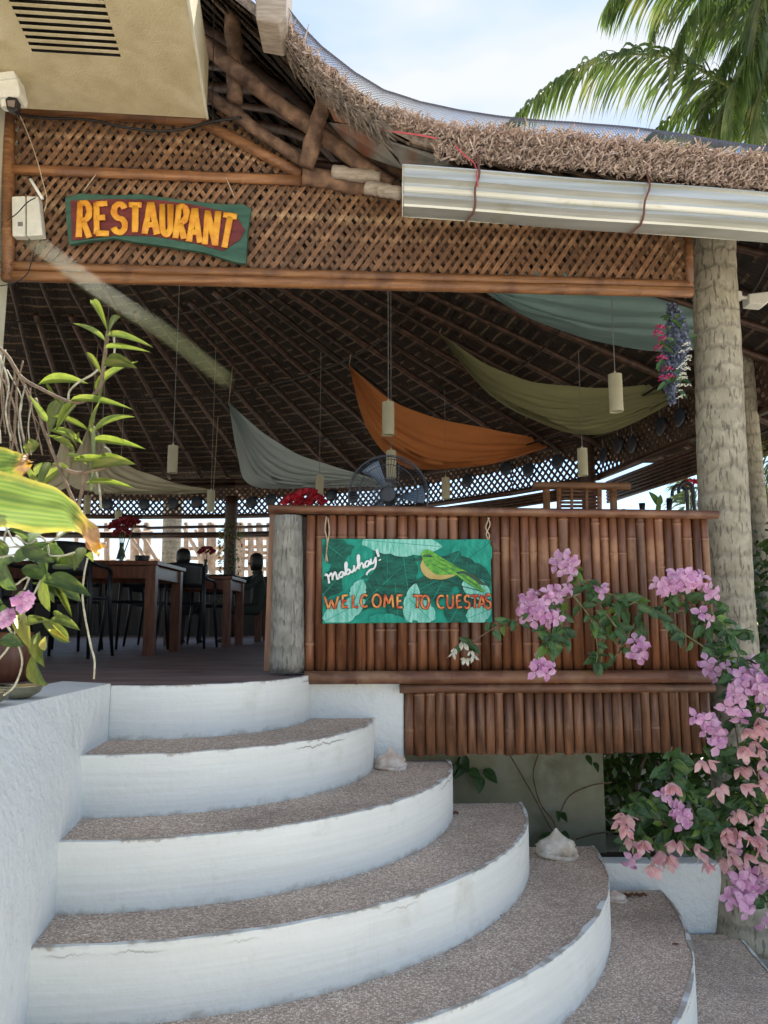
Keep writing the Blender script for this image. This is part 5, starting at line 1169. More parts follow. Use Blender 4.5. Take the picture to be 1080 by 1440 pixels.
# ================================================================ SHELLS, LEAVES ON STEPS
def shell(label, base, s_, mat, kind):
    t_ = thing('seashell', label, 'seashell', tuple(base)); rows = []; n = 36
    b_ = Vector(base)
    for i in range(17):
        t = i/16; r_ = []
        for j in range(n+1):
            a_ = 2*pi*j/n; pr = [(0, .60), (.12, .66), (.35, .60), (.5, .47), (.62, .30), (.78, .15), (.9, .07), (1, .012)]; q_ = next(j for j in range(7) if t <= pr[j+1][0]); fr_ = (t-pr[q_][0])/(pr[q_+1][0]-pr[q_][0]); rad = (pr[q_][1]*(1-fr_)+pr[q_+1][1]*fr_)*(1+.10*cos(2*a_)); knob = .09*max(0, sin(a_*5+.4))**2*(1.3 if i in (5, 7) else .45)*(1-t*.6)
            if i <= 2: rad *= (.95, 1.04, 1.0)[i]; 
            sp = .03*sin(i*2.6)*(1-t)
            rad += knob+sp; rad *= (1+.12*noise.noise(Vector((cos(a_)*2, sin(a_)*2, t*5+(9 if kind else 0)))))
            r_.append(b_+Vector((cos(a_)*rad*s_*1.0, sin(a_)*rad*s_*.8, s_*(t**.9)*(.95 if not kind else .62))))
        rows.append(r_)
    mb = MB(); mb.grid(rows); mb.build('whorl', mat, t_, smooth=True)
    lip = MB(); K = 26; L_ = [b_+Vector((cos(a_)*s_*.66, sin(a_)*s_*.55-.01, s_*(.06+.05*sin(a_*2)))) for a_ in [pi*1.02+pi*.96*i/K for i in range(K+1)]]
    lip.tube(L_, [s_*(.07+.035*abs(sin(i*1.2))) for i in range(K+1)], 8); lip.build('lip', mat, t_, smooth=True)
    return t_
shell('large cream helmet shell with a pointed spire on the fifth step', W(783, 1203, z=-4*RIS), .135, M['shellw'], 0)
shell('pinkish rough conch shell on the third step beside the white wall', W(549, 1080, z=-2*RIS), .105, M['shellp'], 0)
shell('small pale shell tucked beside the sixth step near the planter', W(862, 1262, z=-5*RIS)+Vector((0, -.03, 0)), .075, M['shellp'], 1)
for (px, py, z_, lb) in ((885, 1262, -5*RIS, 'dry brown curled leaf at the back of the sixth step'), (901, 1262, -5*RIS, 'second dry brown leaf just right of the first on the sixth step'), (636, 1147, -3*RIS, 'small dark twig end on the fourth step beside the riser')):
    p = W(px, py, z=z_); mb = MB(); mb.grid([[p+Vector((-.03+.06*i/5, .012*(j-1)*sin(pi*i/5), .006+.012*abs(j-1)+.004*sin(i*2))) for i in range(6)] for j in range(3)]); tag(mb.build('fallen_leaf', M['dry'], None, smooth=True, org=tuple(p)), lb, 'fallen leaf')
for px, py, k_, lb in ((700, 1290, 4, 'tiny dry leaf in the middle of the fifth step'), (560, 1190, 3, 'tiny dry leaf at the foot of the third riser'), (330, 1220, 3, 'tiny dry leaf on the left part of the fourth step'), (950, 1330, 5, 'tiny dry leaf near the front of the sixth step')):
    p = W(px, py, z=-k_*RIS); mb = MB(); mb.grid([[p+Vector((-.014+.028*i/4, .006*(j-1)*sin(pi*i/4), .004+.006*abs(j-1))) for i in range(5)] for j in range(3)]); tag(mb.build('fallen_leaf', M['dry'], None, smooth=True, org=tuple(p)), lb, 'fallen leaf')
# bowls on the left wall
for (px, py, r_, lb) in ((66/4, 992, .07, 'shallow metal bowl on the flank wall, nearer one'), (40, 982, .075, 'deep brassy metal bowl on the flank wall, right one')):
    p = W(px, py, z=.014); p = Vector((min(p.x, XL-.085), p.y, .014))
    mb = MB(); mb.lathe(p, [(.001, .004), (r_*.4, .0), (r_*.85, .02), (r_, .042), (r_*1.04, .044), (r_*.97, .04), (r_*.8, .022), (r_*.4, .006), (.001, .006)], 28); tag(mb.build('metal_bowl', M['steel'], None, smooth=True, org=tuple(p)), lb, 'bowl')
# red-brown wooden pot behind the orchid
p = W(2, 958, z=.0); mb = MB(); mb.lathe(p, [(.11, 0), (.13, .05), (.135, .17), (.12, .22), (.10, .22), (.10, .2)], 30)
tag(mb.build('clay_pot', M['tablewood'], None, smooth=True, org=tuple(p)), 'reddish brown ribbed pot on the floor behind the orchid', 'pot')

# ================================================================ ORCHID
YO = 1.75
LV = {m_: [leaf_mesh('leaf', M[m_], b_, f_, 9, pk_) for b_, f_, pk_ in ((.10, .4, .4), (-.12, .5, .6), (.28, .25, .4), (.02, .6, .6), (.2, .45, .6))] for m_ in ('orchid', 'orchidd', 'orchidy')}
orc = thing('orchid_plant', 'leafy orchid with hanging aerial roots at the left edge', 'orchid', tuple(W(10, 960, YO)))
def ol(x0_, y0_, x1_, y1_, w_, m_='orchid', Y0=YO, Y1=None, roll=0):
    dY = U(-.12, .12); Y1 = Y1 or Y0+U(-.08, .08)
    place(random.choice(LV[m_]), W(x0_, y0_, Y0+dY), W(x1_, y1_, Y1+dY), w_/1080*(Y0+dY)*(.78 if m_ == 'orchid' else .95), roll+U(-.3, .3), 'leaf', orc)
for l_ in [(152, 468, 125, 412, 11), (148, 480, 106, 447, 12), (152, 470, 168, 438, 9), (150, 473, 203, 474, 14), (148, 490, 196, 486, 11), (143, 528, 122, 498, 11), (146, 515, 192, 517, 13), (144, 540, 178, 503, 13), (142, 560, 150, 520, 6),
           (54, 541, 117, 531, 15), (98, 565, 175, 559, 11), (88, 570, 60, 530, 6),
           (131, 610, 131, 566, 8), (133, 607, 185, 570, 12), (128, 607, 70, 582, 9), (132, 622, 200, 627, 11), (128, 660, 190, 652, 9), (120, 680, 182, 680, 8), (100, 650, 176, 648, 9),
           (70, 612, 92, 563, 15), (78, 607, 108, 568, 14), (66, 593, 45, 560, 12), (68, 612, 106, 636, 13), (70, 606, 120, 622, 12), (92, 640, 130, 648, 12), (108, 628, 92, 605, 8), (60, 650, 48, 668, 14), (70, 650, 52, 682, 16), (90, 655, 66, 688, 16), (72, 652, 100, 662, 13), (110, 620, 112, 606, 5), (40, 640, 62, 630, 14), (38, 655, 58, 690, 12)]:
    ol(*l_)
for l_ in [(20, 790, 62, 760, 22), (30, 800, 75, 812, 22), (60, 790, 30, 775, 24), (45, 820, 85, 840, 20), (20, 830, 0, 800, 24), (70, 815, 115, 845, 24), (60, 818, 128, 838, 26), (75, 800, 118, 804, 16), (30, 770, 75, 790, 22), (10, 780, -20, 750, 26), (55, 775, 25, 745, 18), (90, 790, 78, 762, 18), (66, 808, 60, 775, 16), (48, 850, 20, 835, 22), (40, 765, 60, 745, 20), (15, 880, 25, 850, 24), (0, 900, 28, 905, 22), (50, 870, 26, 890, 20), (5, 850, -20, 830, 26), (10, 745, 40, 755, 20), (80, 760, 100, 740, 14), (30, 900, 60, 910, 14), (0, 800, 20, 785, 26), (-10, 860, 20, 870, 26), (60, 770, 90, 780, 22)]:
    ol(*l_, m_='orchidd')
for l_ in [(63, 808, 66, 860, 20), (72, 815, 102, 872, 12), (78, 812, 72, 850, 14), (55, 868, 100, 905, 24), (70, 872, 108, 880, 20), (56, 888, 62, 938, 24), (48, 915, 58, 973, 22), (40, 880, 70, 872, 14), (118, 770, 104, 795, 20), (120, 780, 130, 785, 14), (92, 780, 112, 790, 20), (75, 860, 90, 868, 10)]:
    ol(*l_)
ol(25, 865, 38, 902, 22, 'orchidy'); ol(78, 885, 98, 903, 10, 'orchidy'); ol(64, 895, 62, 915, 12, 'orchidy')
def stem(pts, r, mat, name='stem', n=6):
    pp = crm([W(p[0], p[1], p[2] if len(p) > 2 else YO) for p in pts], 8); mb = MB(); mb.tube(pp, [r*U(.9, 1.1) for _ in pp], n); return mb.build(name, mat, orc, smooth=True)
stem([(-12, 480), (10, 500), (30, 530), (60, 548), (98, 565), (120, 563), (140, 545), (146, 510), (150, 478), (152, 465)], .0045, M['stemb'])
stem([(128, 690), (132, 650), (131, 620), (131, 600)], .0045, M['stemg']); stem([(90, 660), (110, 665), (140, 660), (165, 650)], .005, M['stemb'])
stem([(50, 560), (60, 600), (68, 620), (80, 650), (110, 720)], .004, M['stemb']); stem([(108, 720), (115, 690), (118, 665)], .004, M['stemb'])
for pts_ in [[(96, 562), (98, 550), (110, 538), (128, 528), (138, 520)], [(160, 470), (160, 500), (145, 518)], [(0, 500), (12, 540), (8, 580), (16, 620)], [(20, 520), (24, 560), (20, 600), (26, 640)], [(36, 540), (28, 580), (34, 620)], [(30, 530), (50, 570), (64, 590), (70, 620)], [(42, 545), (46, 580), (55, 600), (48, 630), (40, 640)],
             [(5, 510), (2, 560), (8, 610)], [(10, 520), (30, 560), (26, 600), (34, 650)], [(46, 560), (40, 600), (44, 640)], [(125, 647), (145, 644), (155, 640), (153, 632), (147, 628)], [(135, 660), (140, 690), (142, 715)],
             [(8, 740), (22, 765), (45, 775), (60, 780), (85, 782), (105, 777)], [(30, 745), (50, 752), (64, 760), (68, 780), (60, 810), (40, 850), (25, 880), (12, 910), (-4, 930)], [(22, 753), (40, 765), (52, 758)], [(123, 785), (118, 810), (116, 840), (120, 870), (124, 890), (128, 910), (133, 930), (132, 955)],
             [(0, 810), (20, 822), (32, 815), (41, 812), (34, 830)], [(8, 878), (20, 895), (30, 920), (30, 940), (20, 965), (5, 978)], [(10, 742), (6, 760), (10, 778), (4, 785)], [(-5, 770), (40, 768), (70, 762), (95, 745)], [(-5, 785), (30, 778), (60, 772)], [(-6, 520), (10, 545), (22, 585), (16, 640)], [(15, 505), (40, 560), (60, 640)]]:
    up_ = max(p[1] for p in pts_) < 660 and pts_[0][0] < 50; stem(pts_, U(.0013, .0022) if up_ else U(.0020, .0028), M['stemb'] if up_ and R() < .6 else M['root'], 'aerial_root')
for i in range(5):
    x_ = U(-5, 40); stem([(x_, U(490, 530)), (x_+U(-12, 14), U(560, 590)), (x_+U(-14, 20), U(620, 650))], U(.0012, .0022), random.choice([M['stemb'], M['root'], M['stemb']]), 'aerial_root')
# pink orchid blooms
for (px, py, s_) in ((32, 850, 15), (38, 842, 12), (6, 872, 14), (14, 866, 10)):
    mb = MB(); c_ = W(px, py, YO-.15)
    for k in range(9):
        a_ = k*pi/3.2+U(-.3, .3); r_ = s_/1080*1.6*U(.6, 1.35); d_ = Vector((cos(a_), -.35, sin(a_)))*r_; x = Vector((-sin(a_), 0, cos(a_)))*r_*.5
        mb.add([c_, c_+d_*.55+x, c_+d_, c_+d_*.55-x, c_+d_*.55+Vector((0, -.012, 0))], [(0, 1, 4), (1, 2, 4), (2, 3, 4), (3, 0, 4)])
    mb.build('bloom', M['pink'], orc, smooth=True)
# big yellowing leaf, close to the camera
yl = thing('yellowing_leaf_plant', 'broad yellow green leaf with a brown curled tip at the left edge', 'plant', tuple(W(-20, 760, 1.0)))
def bigleaf(upper, lower, Y0, amp):
    cu = crm([W(x, y, Y0+dy) for x, y, dy in upper], 8); cl = crm([W(x, y, Y0+dy) for x, y, dy in lower], 8)
    rows = []; 
    for i in range(len(cu)):
        f_ = i/(len(cu)-1)*(len(cl)-1); k = min(int(f_), len(cl)-2); b_ = cl[k].lerp(cl[k+1], f_-k)
        u = i/(len(cu)-1); r_ = []
        for j in range(17):
            v = j/16; p = cu[i].lerp(b_, v); wv_ = noise.noise(Vector((u*7, v*4, Y0)))
            p = p+Vector((0, amp*(.5-abs(v-.5))*-1.2+amp*.5*wv_*(.3+u*1.2), .004*wv_*(1+2*max(0, u-.6)))); r_.append(p)
        rows.append(r_)
    mb = MB(); nU = len(rows)-1; mb.grid(rows, [(i/nU, j/16, 0) for i in range(len(rows)) for j in range(17)]); return mb.build('leaf', M['bigleaf'], yl, smooth=True)
bigleaf([(-60, 650, 0), (0, 662, 0), (40, 672, -.02), (85, 690, -.04), (118, 722, -.03), (138, 750, 0), (150, 768, .02)], [(-60, 735, .05), (0, 742, .05), (50, 748, .03), (100, 748, .02), (116, 752, 0), (126, 772, .01), (138, 784, .02)], 1.05, .03)
def sub(upper, lower, Y0): return bigleaf(upper, lower, Y0, .02)
o_ = sub([(-90, 640, 0), (-40, 618, 0), (0, 628, 0), (24, 636, 0), (36, 640, 0), (46, 650, 0)], [(-90, 700, .02), (-40, 695, .02), (0, 690, .02), (20, 680, .02), (34, 668, .02), (44, 656, .02)], 1.12)
mb = MB(); mb.tube(crm([W(-60, 700, 1.1), W(-30, 760, 1.2), W(-25, 860, 1.35), W(-20, 960, 1.5)], 6), .008, 8); mb.build('stalk', M['stemg'], yl, smooth=True)
# out of focus leaf tip right in front of the lens
mb = MB(); pp = [W(40, 335, .100), W(100, 380, .101), W(165, 425, .103), W(235, 470, .106), W(300, 520, .110), W(320, 536, .112)]
cr = crm(pp, 5); mb.tube(cr, [.00021*(1.15-.5*abs(i/(len(cr)-1)-.45)) for i in range(len(cr))], 8, flat=((0, -1, 0), .3)); tag(mb.build('blurred_leaf', M['blur'], None, smooth=True, org=tuple(pp[0])), 'pale green blurred leaf tip hanging very close to the lens', 'leaf')

# ================================================================ BOUGAINVILLEA
bg_ = thing('bougainvillea', 'bougainvillea with lilac and salmon pink flowers sprawling over counter and planter', 'bougainvillea', tuple(W(1045, 1250, 4.5)))
bg_['label'] = 'sprawling bougainvillea with lilac and salmon pink flowers before the counter'
nleaf = [0]
def bstem(pts, off, leaves=10, ls=22, mat='leaf', r=.004, spread=1.0):
    pp = crm([F(p[0], p[1], (p[2] if len(p) > 2 else off)) for p in pts], 8); mb = MB(); L_ = len(pp)
    mb.tube(pp, [r*(1.2-.7*i/L_) for i in range(L_)], 6); mb.build('stem', random.choice([M['stemb'], M['stemg']]), bg_, smooth=True)
    for k in range(int(leaves*(1.6 if off < .35 else 2.6))):
        i = int(U(.08, .98)*(L_-1)); p = pp[i]; s_ = ls/1080*4*U(.55, 1.15); a_ = U(0, 2*pi)
        d_ = Vector((cos(a_)*.8, -U(.1, .7), sin(a_)*.6-.35)).normalized()*s_*spread; mk = 'leafy' if R() < .13 else mat
        place(LM[mk], p+d_*.15, p+d_*1.15, s_*.52, U(-.7, .7), 'leaf', bg_); nleaf[0] += 1
def bloom(px, py, rad, n_, mat, off, droop=0.0):
    mb = MB(); c0 = F(px, py, off); R0 = rad/1080*4.1
    for k in range(max(2, int(n_*.72))):
        v = Vector((U(-1, 1), U(-1, .2), U(-1, 1))); v = v.normalized()*R()**.5; c_ = c0+Vector((v.x*R0*.75, v.y*R0*.6, v.z*R0*.7))
        ax = (v*.8+Vector((0, -.8, .15-droop*1.6))).normalized(); x = ax.orthogonal().normalized(); y = ax.cross(x); s_ = U(.038, .052)*(.6 if mat is M['whitep'] else 1); ph = U(0, 6)
        cup = .25 if droop < .5 else .95
        for b_ in range(3):
            a_ = ph+b_*2*pi/3; rd = x*cos(a_)+y*sin(a_); td = x*-sin(a_)+y*cos(a_)
            def Q(t, w_): return c_ + Vector((U(-1, 1), U(-1, 1), U(-1, 1)))*s_*.045 + rd*s_*(t*(1-cup*.35)+.05)+ax*s_*(cup*t*1.1 - .35*t*t*(1-cup)) + td*s_*w_*(1) + ax*s_*abs(w_)*.25
            kw = U(-.06, .06); rows = [[Q(0, -.05), Q(0, 0), Q(0, .05)], [Q(.22, -.30), Q(.22, 0)-ax*s_*.06, Q(.22, .30)], [Q(.48, -.38), Q(.48, kw)-ax*s_*.08, Q(.48, .38)], [Q(.74, -.31), Q(.76, kw)-ax*s_*.04, Q(.74, .31)], [Q(.95, -.14+kw), Q(.95, kw), Q(.95, .14+kw)], [Q(1.12, -.01+kw), Q(1.14, kw), Q(1.12, .01+kw)]]
            mb.cur = 0; mb.grid(rows)
        mb.cur = 1
        if R() < .75: mb.tube([c_, c_+ax*s_*.45], [.0012, .003], 5)
    return mb.build('flower_cluster', [mat, M['whitep']], bg_, smooth=True)
P, Sm = M['pink'], M['salmon']
# stems reaching left across the counter
bstem([(1048, 1010), (1010, 930), (960, 890), (900, 850), (850, 832), (815, 812), (790, 790)], .26, 22)
bstem([(1040, 960), (990, 880), (960, 842), (930, 820)], .22, 14)
bstem([(905, 850), (880, 900), (858, 935)], .14, 6); bstem([(900, 842), (860, 870), (845, 930), (850, 940)], .14, 10)
bstem([(880, 900), (850, 860), (820, 820), (800, 805)], .2, 14)
bstem([(815, 835), (770, 850), (730, 870), (700, 880), (668, 900), (650, 908)], .28, 16, 17)
bstem([(775, 850), (770, 890), (768, 925)], .28, 10); bstem([(790, 850), (790, 880), (782, 915)], .25, 10)
bstem([(800, 830), (830, 870), (840, 910), (838, 935)], .2, 12, 18)
bstem([(990, 880), (1010, 860), (1000, 830)], .24, 8); bstem([(1050, 960), (1030, 900), (1000, 860)], .3, 12); bstem([(1000, 900), (985, 860), (960, 850), (900, 855)], .2, 16)
bstem([(1000, 960), (1020, 900), (1060, 880)], .24, 10)
for (x_, y_, rr_, n_) in [(797, 785, 20, 8), (790, 797, 20, 8), (735, 855, 20, 9), (762, 862, 24, 12), (745, 840, 16, 6), (788, 832, 20, 8), (768, 838, 16, 5), (775, 868, 16, 5), (762, 938, 24, 11), (850, 832, 12, 3), (902, 912, 20, 9), (938, 822, 20, 9), (955, 818, 18, 7), (982, 822, 22, 9), (972, 812, 16, 5), (1002, 830, 13, 3), (989, 866, 12, 3), (1003, 940, 24, 8), (1055, 940, 22, 8)]:
    bloom(x_, y_, rr_, n_, P, .30)
for (x_, y_) in ((640, 915), (650, 902), (662, 918), (655, 928)): bloom(x_, y_, 7, 2, M['whitep'], .3, .8)
# right mass
for pts_ in [[(1060, 1260), (1055, 1150), (1040, 1060), (1030, 980), (1040, 920)], [(1065, 1230), (1020, 1180), (960, 1160), (900, 1185), (880, 1160)], [(1060, 1200), (1010, 1130), (965, 1110), (940, 1080), (945, 1050)], [(1070, 1100), (1030, 1080), (1000, 1050), (985, 1020)], [(1075, 1000), (1060, 1050), (1040, 1100), (1020, 1120)],
             [(1075, 1180), (1040, 1170), (1000, 1180), (950, 1190)], [(1080, 1120), (1060, 1170), (1050, 1230)], [(1070, 960), (1080, 1040), (1075, 1120)], [(1000, 1180), (960, 1170), (920, 1150), (905, 1120), (880, 1140)]]:
    bstem(pts_, .40, 20, 24)
for pts_ in [[(1085, 1290), (1060, 1210), (1062, 1140), (1050, 1080)], [(1085, 1150), (1050, 1120), (1020, 1140), (1000, 1160)], [(1090, 1080), (1060, 1000), (1040, 980)], [(1080, 1230), (1050, 1190), (1020, 1180), (985, 1160), (970, 1130)], [(1085, 900), (1070, 950), (1060, 1000), (1066, 1060)]]:
    bstem(pts_, .46, 20, 22)
for (x_, y_, rr_, n_) in [(1050, 960, 30, 16), (1070, 965, 24, 12), (1035, 975, 20, 8), (1000, 1020, 20, 8), (1010, 1045, 14, 4), (945, 1135, 16, 5), (955, 1150, 16, 4), (1040, 1265, 24, 14), (1045, 1235, 20, 8), (1070, 1235, 18, 7), (1078, 985, 20, 8)]:
    bloom(x_, y_, rr_, n_, P, .5)
for (x_, y_, rr_, n_) in [(1075, 1015, 20, 7), (1052, 1025, 14, 4), (1045, 1055, 10, 2), (1062, 1045, 10, 2), (1040, 1080, 9, 2), (1015, 1105, 9, 2), (1045, 1108, 9, 2), (1062, 1080, 10, 2), (1035, 1135, 10, 2), (878, 1160, 14, 4), (885, 1178, 10, 2), (905, 1190, 12, 3), (925, 1195, 14, 4), (938, 1205, 14, 3), (915, 1215, 10, 2), (958, 1178, 14, 3), (975, 1190, 14, 3), (990, 1205, 14, 3), (1010, 1185, 13, 3), (1030, 1165, 16, 4), (1050, 1170, 18, 5), (1068, 1180, 14, 4), (1025, 1205, 13, 3), (1045, 1205, 14, 3), (1075, 1145, 16, 4), (880, 1148, 8, 2), (990, 1070, 8, 2), (950, 1105, 8, 2), (1078, 1060, 12, 3), (1066, 1215, 12, 3), (1078, 1100, 12, 3)]:
    bloom(x_, y_, rr_, n_+1, Sm, .52, .7)
for (x_, y_, rr_, n_) in [(1010, 1030, 12, 3), (985, 1010, 10, 2), (935, 1120, 12, 3), (965, 1145, 12, 3), (1030, 1190, 12, 3), (1060, 1250, 14, 4), (1028, 990, 12, 3), (1045, 1000, 14, 4), (890, 1205, 12, 2), (1075, 1290, 12, 3)]:
    bloom(x_, y_, rr_, n_, P, .5, .2)
# low dark creeper in the recess
cr_ = thing('shade_creeper', 'thin dark creeper with a few leaves in the recess under the counter', 'creeper', tuple(W(790, 1190, 4.9)))
for pts_ in ([(716, 1060), (745, 1110), (775, 1165), (790, 1185)], [(757, 1060), (750, 1090), (760, 1130), (778, 1155), (785, 1180)], [(785, 1150), (800, 1120), (830, 1105), (860, 1100)], [(810, 1180), (840, 1172), (870, 1170)], [(650, 1062), (655, 1075), (640, 1085)]):
    mb = MB(); mb.tube(crm([W(x_, y_, 4.84) for x_, y_ in pts_], 8), .0045, 6); mb.build('stem', M['stemb'], cr_, smooth=True)
for (a_, b_, c_, d_, w_) in [(660, 1082, 676, 1095, 14), (672, 1090, 675, 1115, 16), (680, 1082, 700, 1100, 15), (650, 1070, 640, 1095, 18), (645, 1065, 660, 1085, 16), (655, 1062, 648, 1082, 14), (640, 1075, 632, 1095, 14), (790, 1142, 797, 1155, 8), (784, 1140, 786, 1155, 7), (775, 1170, 768, 1190, 10), (825, 1062, 832, 1075, 8), (835, 1072, 842, 1085, 8), (760, 1185, 775, 1170, 12), (790, 1170, 800, 1180, 10)]:
    place(LM['leaf'], W(a_, b_, 4.85), W(c_, d_, 4.8), w_/1080*4.9, U(-.4, .4), 'leaf', cr_)
mb = MB(); mb.tube(crm([W(955, 1190, 4.35), W(1005, 1240, 4.3), W(1000, 1300, 4.3), W(1003, 1358, 4.3)], 6), .004, 5); tag(mb.build('dead_twig', M['wire'], None, smooth=True), 'thin red brown twig hanging in front of the planter', 'twig')

# ================================================================ SHRUBS AND TREES BEYOND
def shrub(name, label, c, rad, n_, ls, mat, cat='shrub', group=None):
    t_ = thing(name, label, cat, (c[0], c[1], -1.7), group); mb = MB()
    for i in range(n_):
        v = Vector((U(-1, 1), U(-1, 1), U(-1, 1)))
        if v.length > 1: continue
        k = noise.noise(v*2.3+Vector(c)); 
        if k < -.28: continue
        p = Vector(c)+Vector((v.x*rad[0], v.y*rad[1], v.z*rad[2])); s_ = ls*U(.6, 1.3); a1 = Vector((U(-1, 1), U(-1, 1), U(-1, .4))).normalized()*s_; a2 = a1.cross(Vector((U(-1, 1), U(-1, 1), U(-1, 1)))).normalized()*s_*.28
        mb.add([p, p+a1*.5+a2, p+a1, p+a1*.5-a2], [(0, 1, 2, 3)])
    o_ = mb.build('crown', mat, t_); o_['kind'] = 'stuff'
    mb = MB()
    for k in range(5): mb.tube(crm([(c[0]+U(-.1, .1), c[1], -1.7), (c[0]+U(-.3, .3)*rad[0], c[1]+U(-.3, .3), c[2]-.3*rad[2]), (c[0]+U(-.7, .7)*rad[0], c[1]+U(-.4, .4), c[2]+.5*rad[2])], 5), .018, 6)
    mb.build('stems', M['stemb'], t_, smooth=True); return t_
shrub('shrub', 'dark leafy shrub seen through the opening under the counter', (2.15, 6.6, -.75), (.95, .8, .95), 9000, .085, M['bushleaf'])
shrub('shrub', 'leafy shrub to the right behind the big trunk', (3.3, 5.9, -.2), (.75, .6, 1.4), 5200, .08, M['bushleaf'])
shrub('shrub', 'sunlit shrub beyond the pavilion at the right edge', (5.3, 10.0, .2), (1.5, 1.2, 1.9), 5200, .14, M['bushleaf'])
shrub('shrub', 'low green shrub beyond the right side of the dining hall', (4.9, 12.3, .4), (1.3, 1, 1.0), 3500, .14, M['leafy'])
for i in range(5):
    shrub('garden_tree', ['loose green tree beyond the far right of the dining hall', 'green tree seen between the chair and the fan', 'pale tree far behind the tables', 'low tree far off behind the far palm post', 'tree far off behind the orchid'][i], [(6.5, 19, .6), (3.2, 19.5, .4), (-3.0, 27, -.2), (-8, 28, 0), (-13, 27, .4)][i], (2.0, 1.4, 1.6), 3000, .22, M['bushleaf'] if i else M['leafy'], 'tree')
shrub('shrub', 'taller hedge shrub behind the dark one under the counter', (2.3, 8.6, -.6), (1.6, .9, 1.1), 7000, .11, M['bushleaf'])
# upright leafy sprig behind the counter
sp2 = thing('potted_sprig', 'green leaf sprig rising behind the counter left of the umbrellas', 'plant', tuple(W(925, 722, 5.2)))
for (a_, b_, c_, d_, w_) in [(925, 712, 914, 690, 12), (925, 712, 930, 695, 9), (923, 720, 928, 705, 8)]: place(LM['leafy'], W(a_, b_, 5.2), W(c_, d_, 5.2), w_/1080*5.2, .2, 'leaf', sp2)
mb = MB(); mb.tube([W(924, 745, 5.2), W(925, 700, 5.2)], .005, 5); mb.build('stem', M['stemg'], sp2)

# far bamboo framework outside
bf = thing('bamboo_framework', 'sunlit unfinished timber and bamboo frame outside beyond the tables', 'framework', (-5, 19, -1.7))
M['pale'] = gen('pale_dry_timber', (.36, .26, .19), (.55, .43, .33), 8, rough=.8, bump=.2)
def fw(x0_, y0_, x1_, y1_, r_, Y=19, nm='pole'): log(nm, W(x0_, y0_, Y), W(x1_, y1_, Y), r_, M['pale'], bf)
for x_, r_ in ((108, .05), (150, .07), (190, .11), (207, .09), (262, .06), (283, .08), (297, .12), (318, .06), (338, .12), (352, .07), (365, .09), (378, .06)): fw(x_, 735, x_+U(-2, 2), 875, r_)
for a_ in [(184, 755, 215, 800), (192, 740, 222, 790), (258, 740, 290, 800), (300, 800, 275, 745), (330, 745, 300, 790), (95, 770, 150, 765), (250, 772, 385, 768), (250, 785, 385, 784), (90, 790, 225, 788), (330, 757, 390, 757), (330, 776, 390, 778), (250, 752, 300, 750), (250, 800, 390, 800), (90, 752, 215, 749), (600, 742, 380, 748)]: fw(*a_, .05, U(18.6, 19.4), 'brace')
pq = thing('palm_tree', 'thick sunlit palm trunk outside beyond the nearest table', 'palm tree', (W(236, 900, 17.5).x, 17.5, -1.7))
mb = MB(); q0 = W(236, 900, 17.5); mb.tube([(q0.x, 17.5, z_) for z_ in (-1.7, -.5, .5, 1.5, 2.5, 3.5, 4.5, 5.5)], .21, 18); mb.build('trunk', M['trunk'], pq)
FARPALM = (pq, q0.x)

# ================================================================ PALMS
def frond(parent, pts, Y, leaf_len, n_=75, mat='palm', hang=1.0, wd=.046, both=True, w0=0.0):
    pp = crm([W(p[0], p[1], (p[2] if len(p) > 2 else Y)) for p in pts], 14); L_ = len(pp); mb = MB(); mb.cur = 1
    mb.tube(pp, [.03*(1.05-i/L_) for i in range(L_)], 6); mb.cur = 0
    n_ = int(n_*1.5)
    for k in range(n_):
        t = .06+.94*k/n_; f_ = t*(L_-1); i = min(int(f_), L_-2); p = pp[i].lerp(pp[i+1], f_-i); tg = (pp[i+1]-pp[i]).normalized()
        side0 = tg.cross(Vector((0, 0, 1)))
        if side0.length < .05: side0 = Vector((0, 1, 0))
        side0.normalize()
        for sd_ in ((-1, 1) if both else (1,)):
            ll = leaf_len*(.45+.75*sin(pi*min(1, .12+t*.88)))*U(.85, 1.12); d_ = (side0*sd_*U(.5, .8)+tg*U(.4, .75)+Vector((0, 0, U(-.1, .25)))).normalized(); q = p.copy(); rows = []; ws_ = Vector((0, 0, 1)).cross(d_).normalized(); tw = U(-.8, .8)
            for s_ in range(6):
                u = s_/5; w_ = wd*(1-u**1.6)*(.6+.4*min(1, u*5))*.5; nv = (ws_*cos(tw)+Vector((0, 0, 1))*sin(tw)); rows.append([q-nv*w_, q+nv*w_]); d_ = (d_+Vector((0, 0, -.42*hang*U(.6, 1.3)))).normalized(); q = q+d_*ll/5
                ws_ = d_.cross(Vector((.3*sd_, 1, .2))).normalized()
            mb.grid(rows)
    return mb.build('frond', [M[mat], M['palmy']], parent)
pt = thing('coconut_palm', 'coconut palm with arching fronds rising above the thatch at top right', 'palm tree', (6.4, 10.2, -1.7))
mb = MB(); tp_ = crm([Vector((6.6, 10.4, -1.7)), Vector((6.3, 10.2, 3)), W(1150, 130, 10)], 10); mb.tube(tp_, [.2-.07*i/len(tp_) for i in range(len(tp_))], 14); mb.build('trunk', M['trunk'], pt, smooth=True)
CR = (1150, 110)
frond(pt, [CR, (1070, 150), (1010, 112), (940, 80), (860, 80), (785, 112), (712, 176)], 10, .85, 105)
frond(pt, [(1160, 60), (1090, 20), (1030, -10), (960, -30), (890, -22), (855, 5)], 10.2, .9, 90)
frond(pt, [(1160, 40), (1110, 0), (1060, -20), (1000, -10), (960, 40), (948, 95)], 9.6, .85, 85)
frond(pt, [(1160, 60), (1110, 40), (1050, 50), (1010, 100), (985, 170), (975, 225)], 10.4, .8, 85)
frond(pt, [CR, (1100, 60), (1060, 70), (1035, 120), (1030, 190)], 9.5, .8, 80)
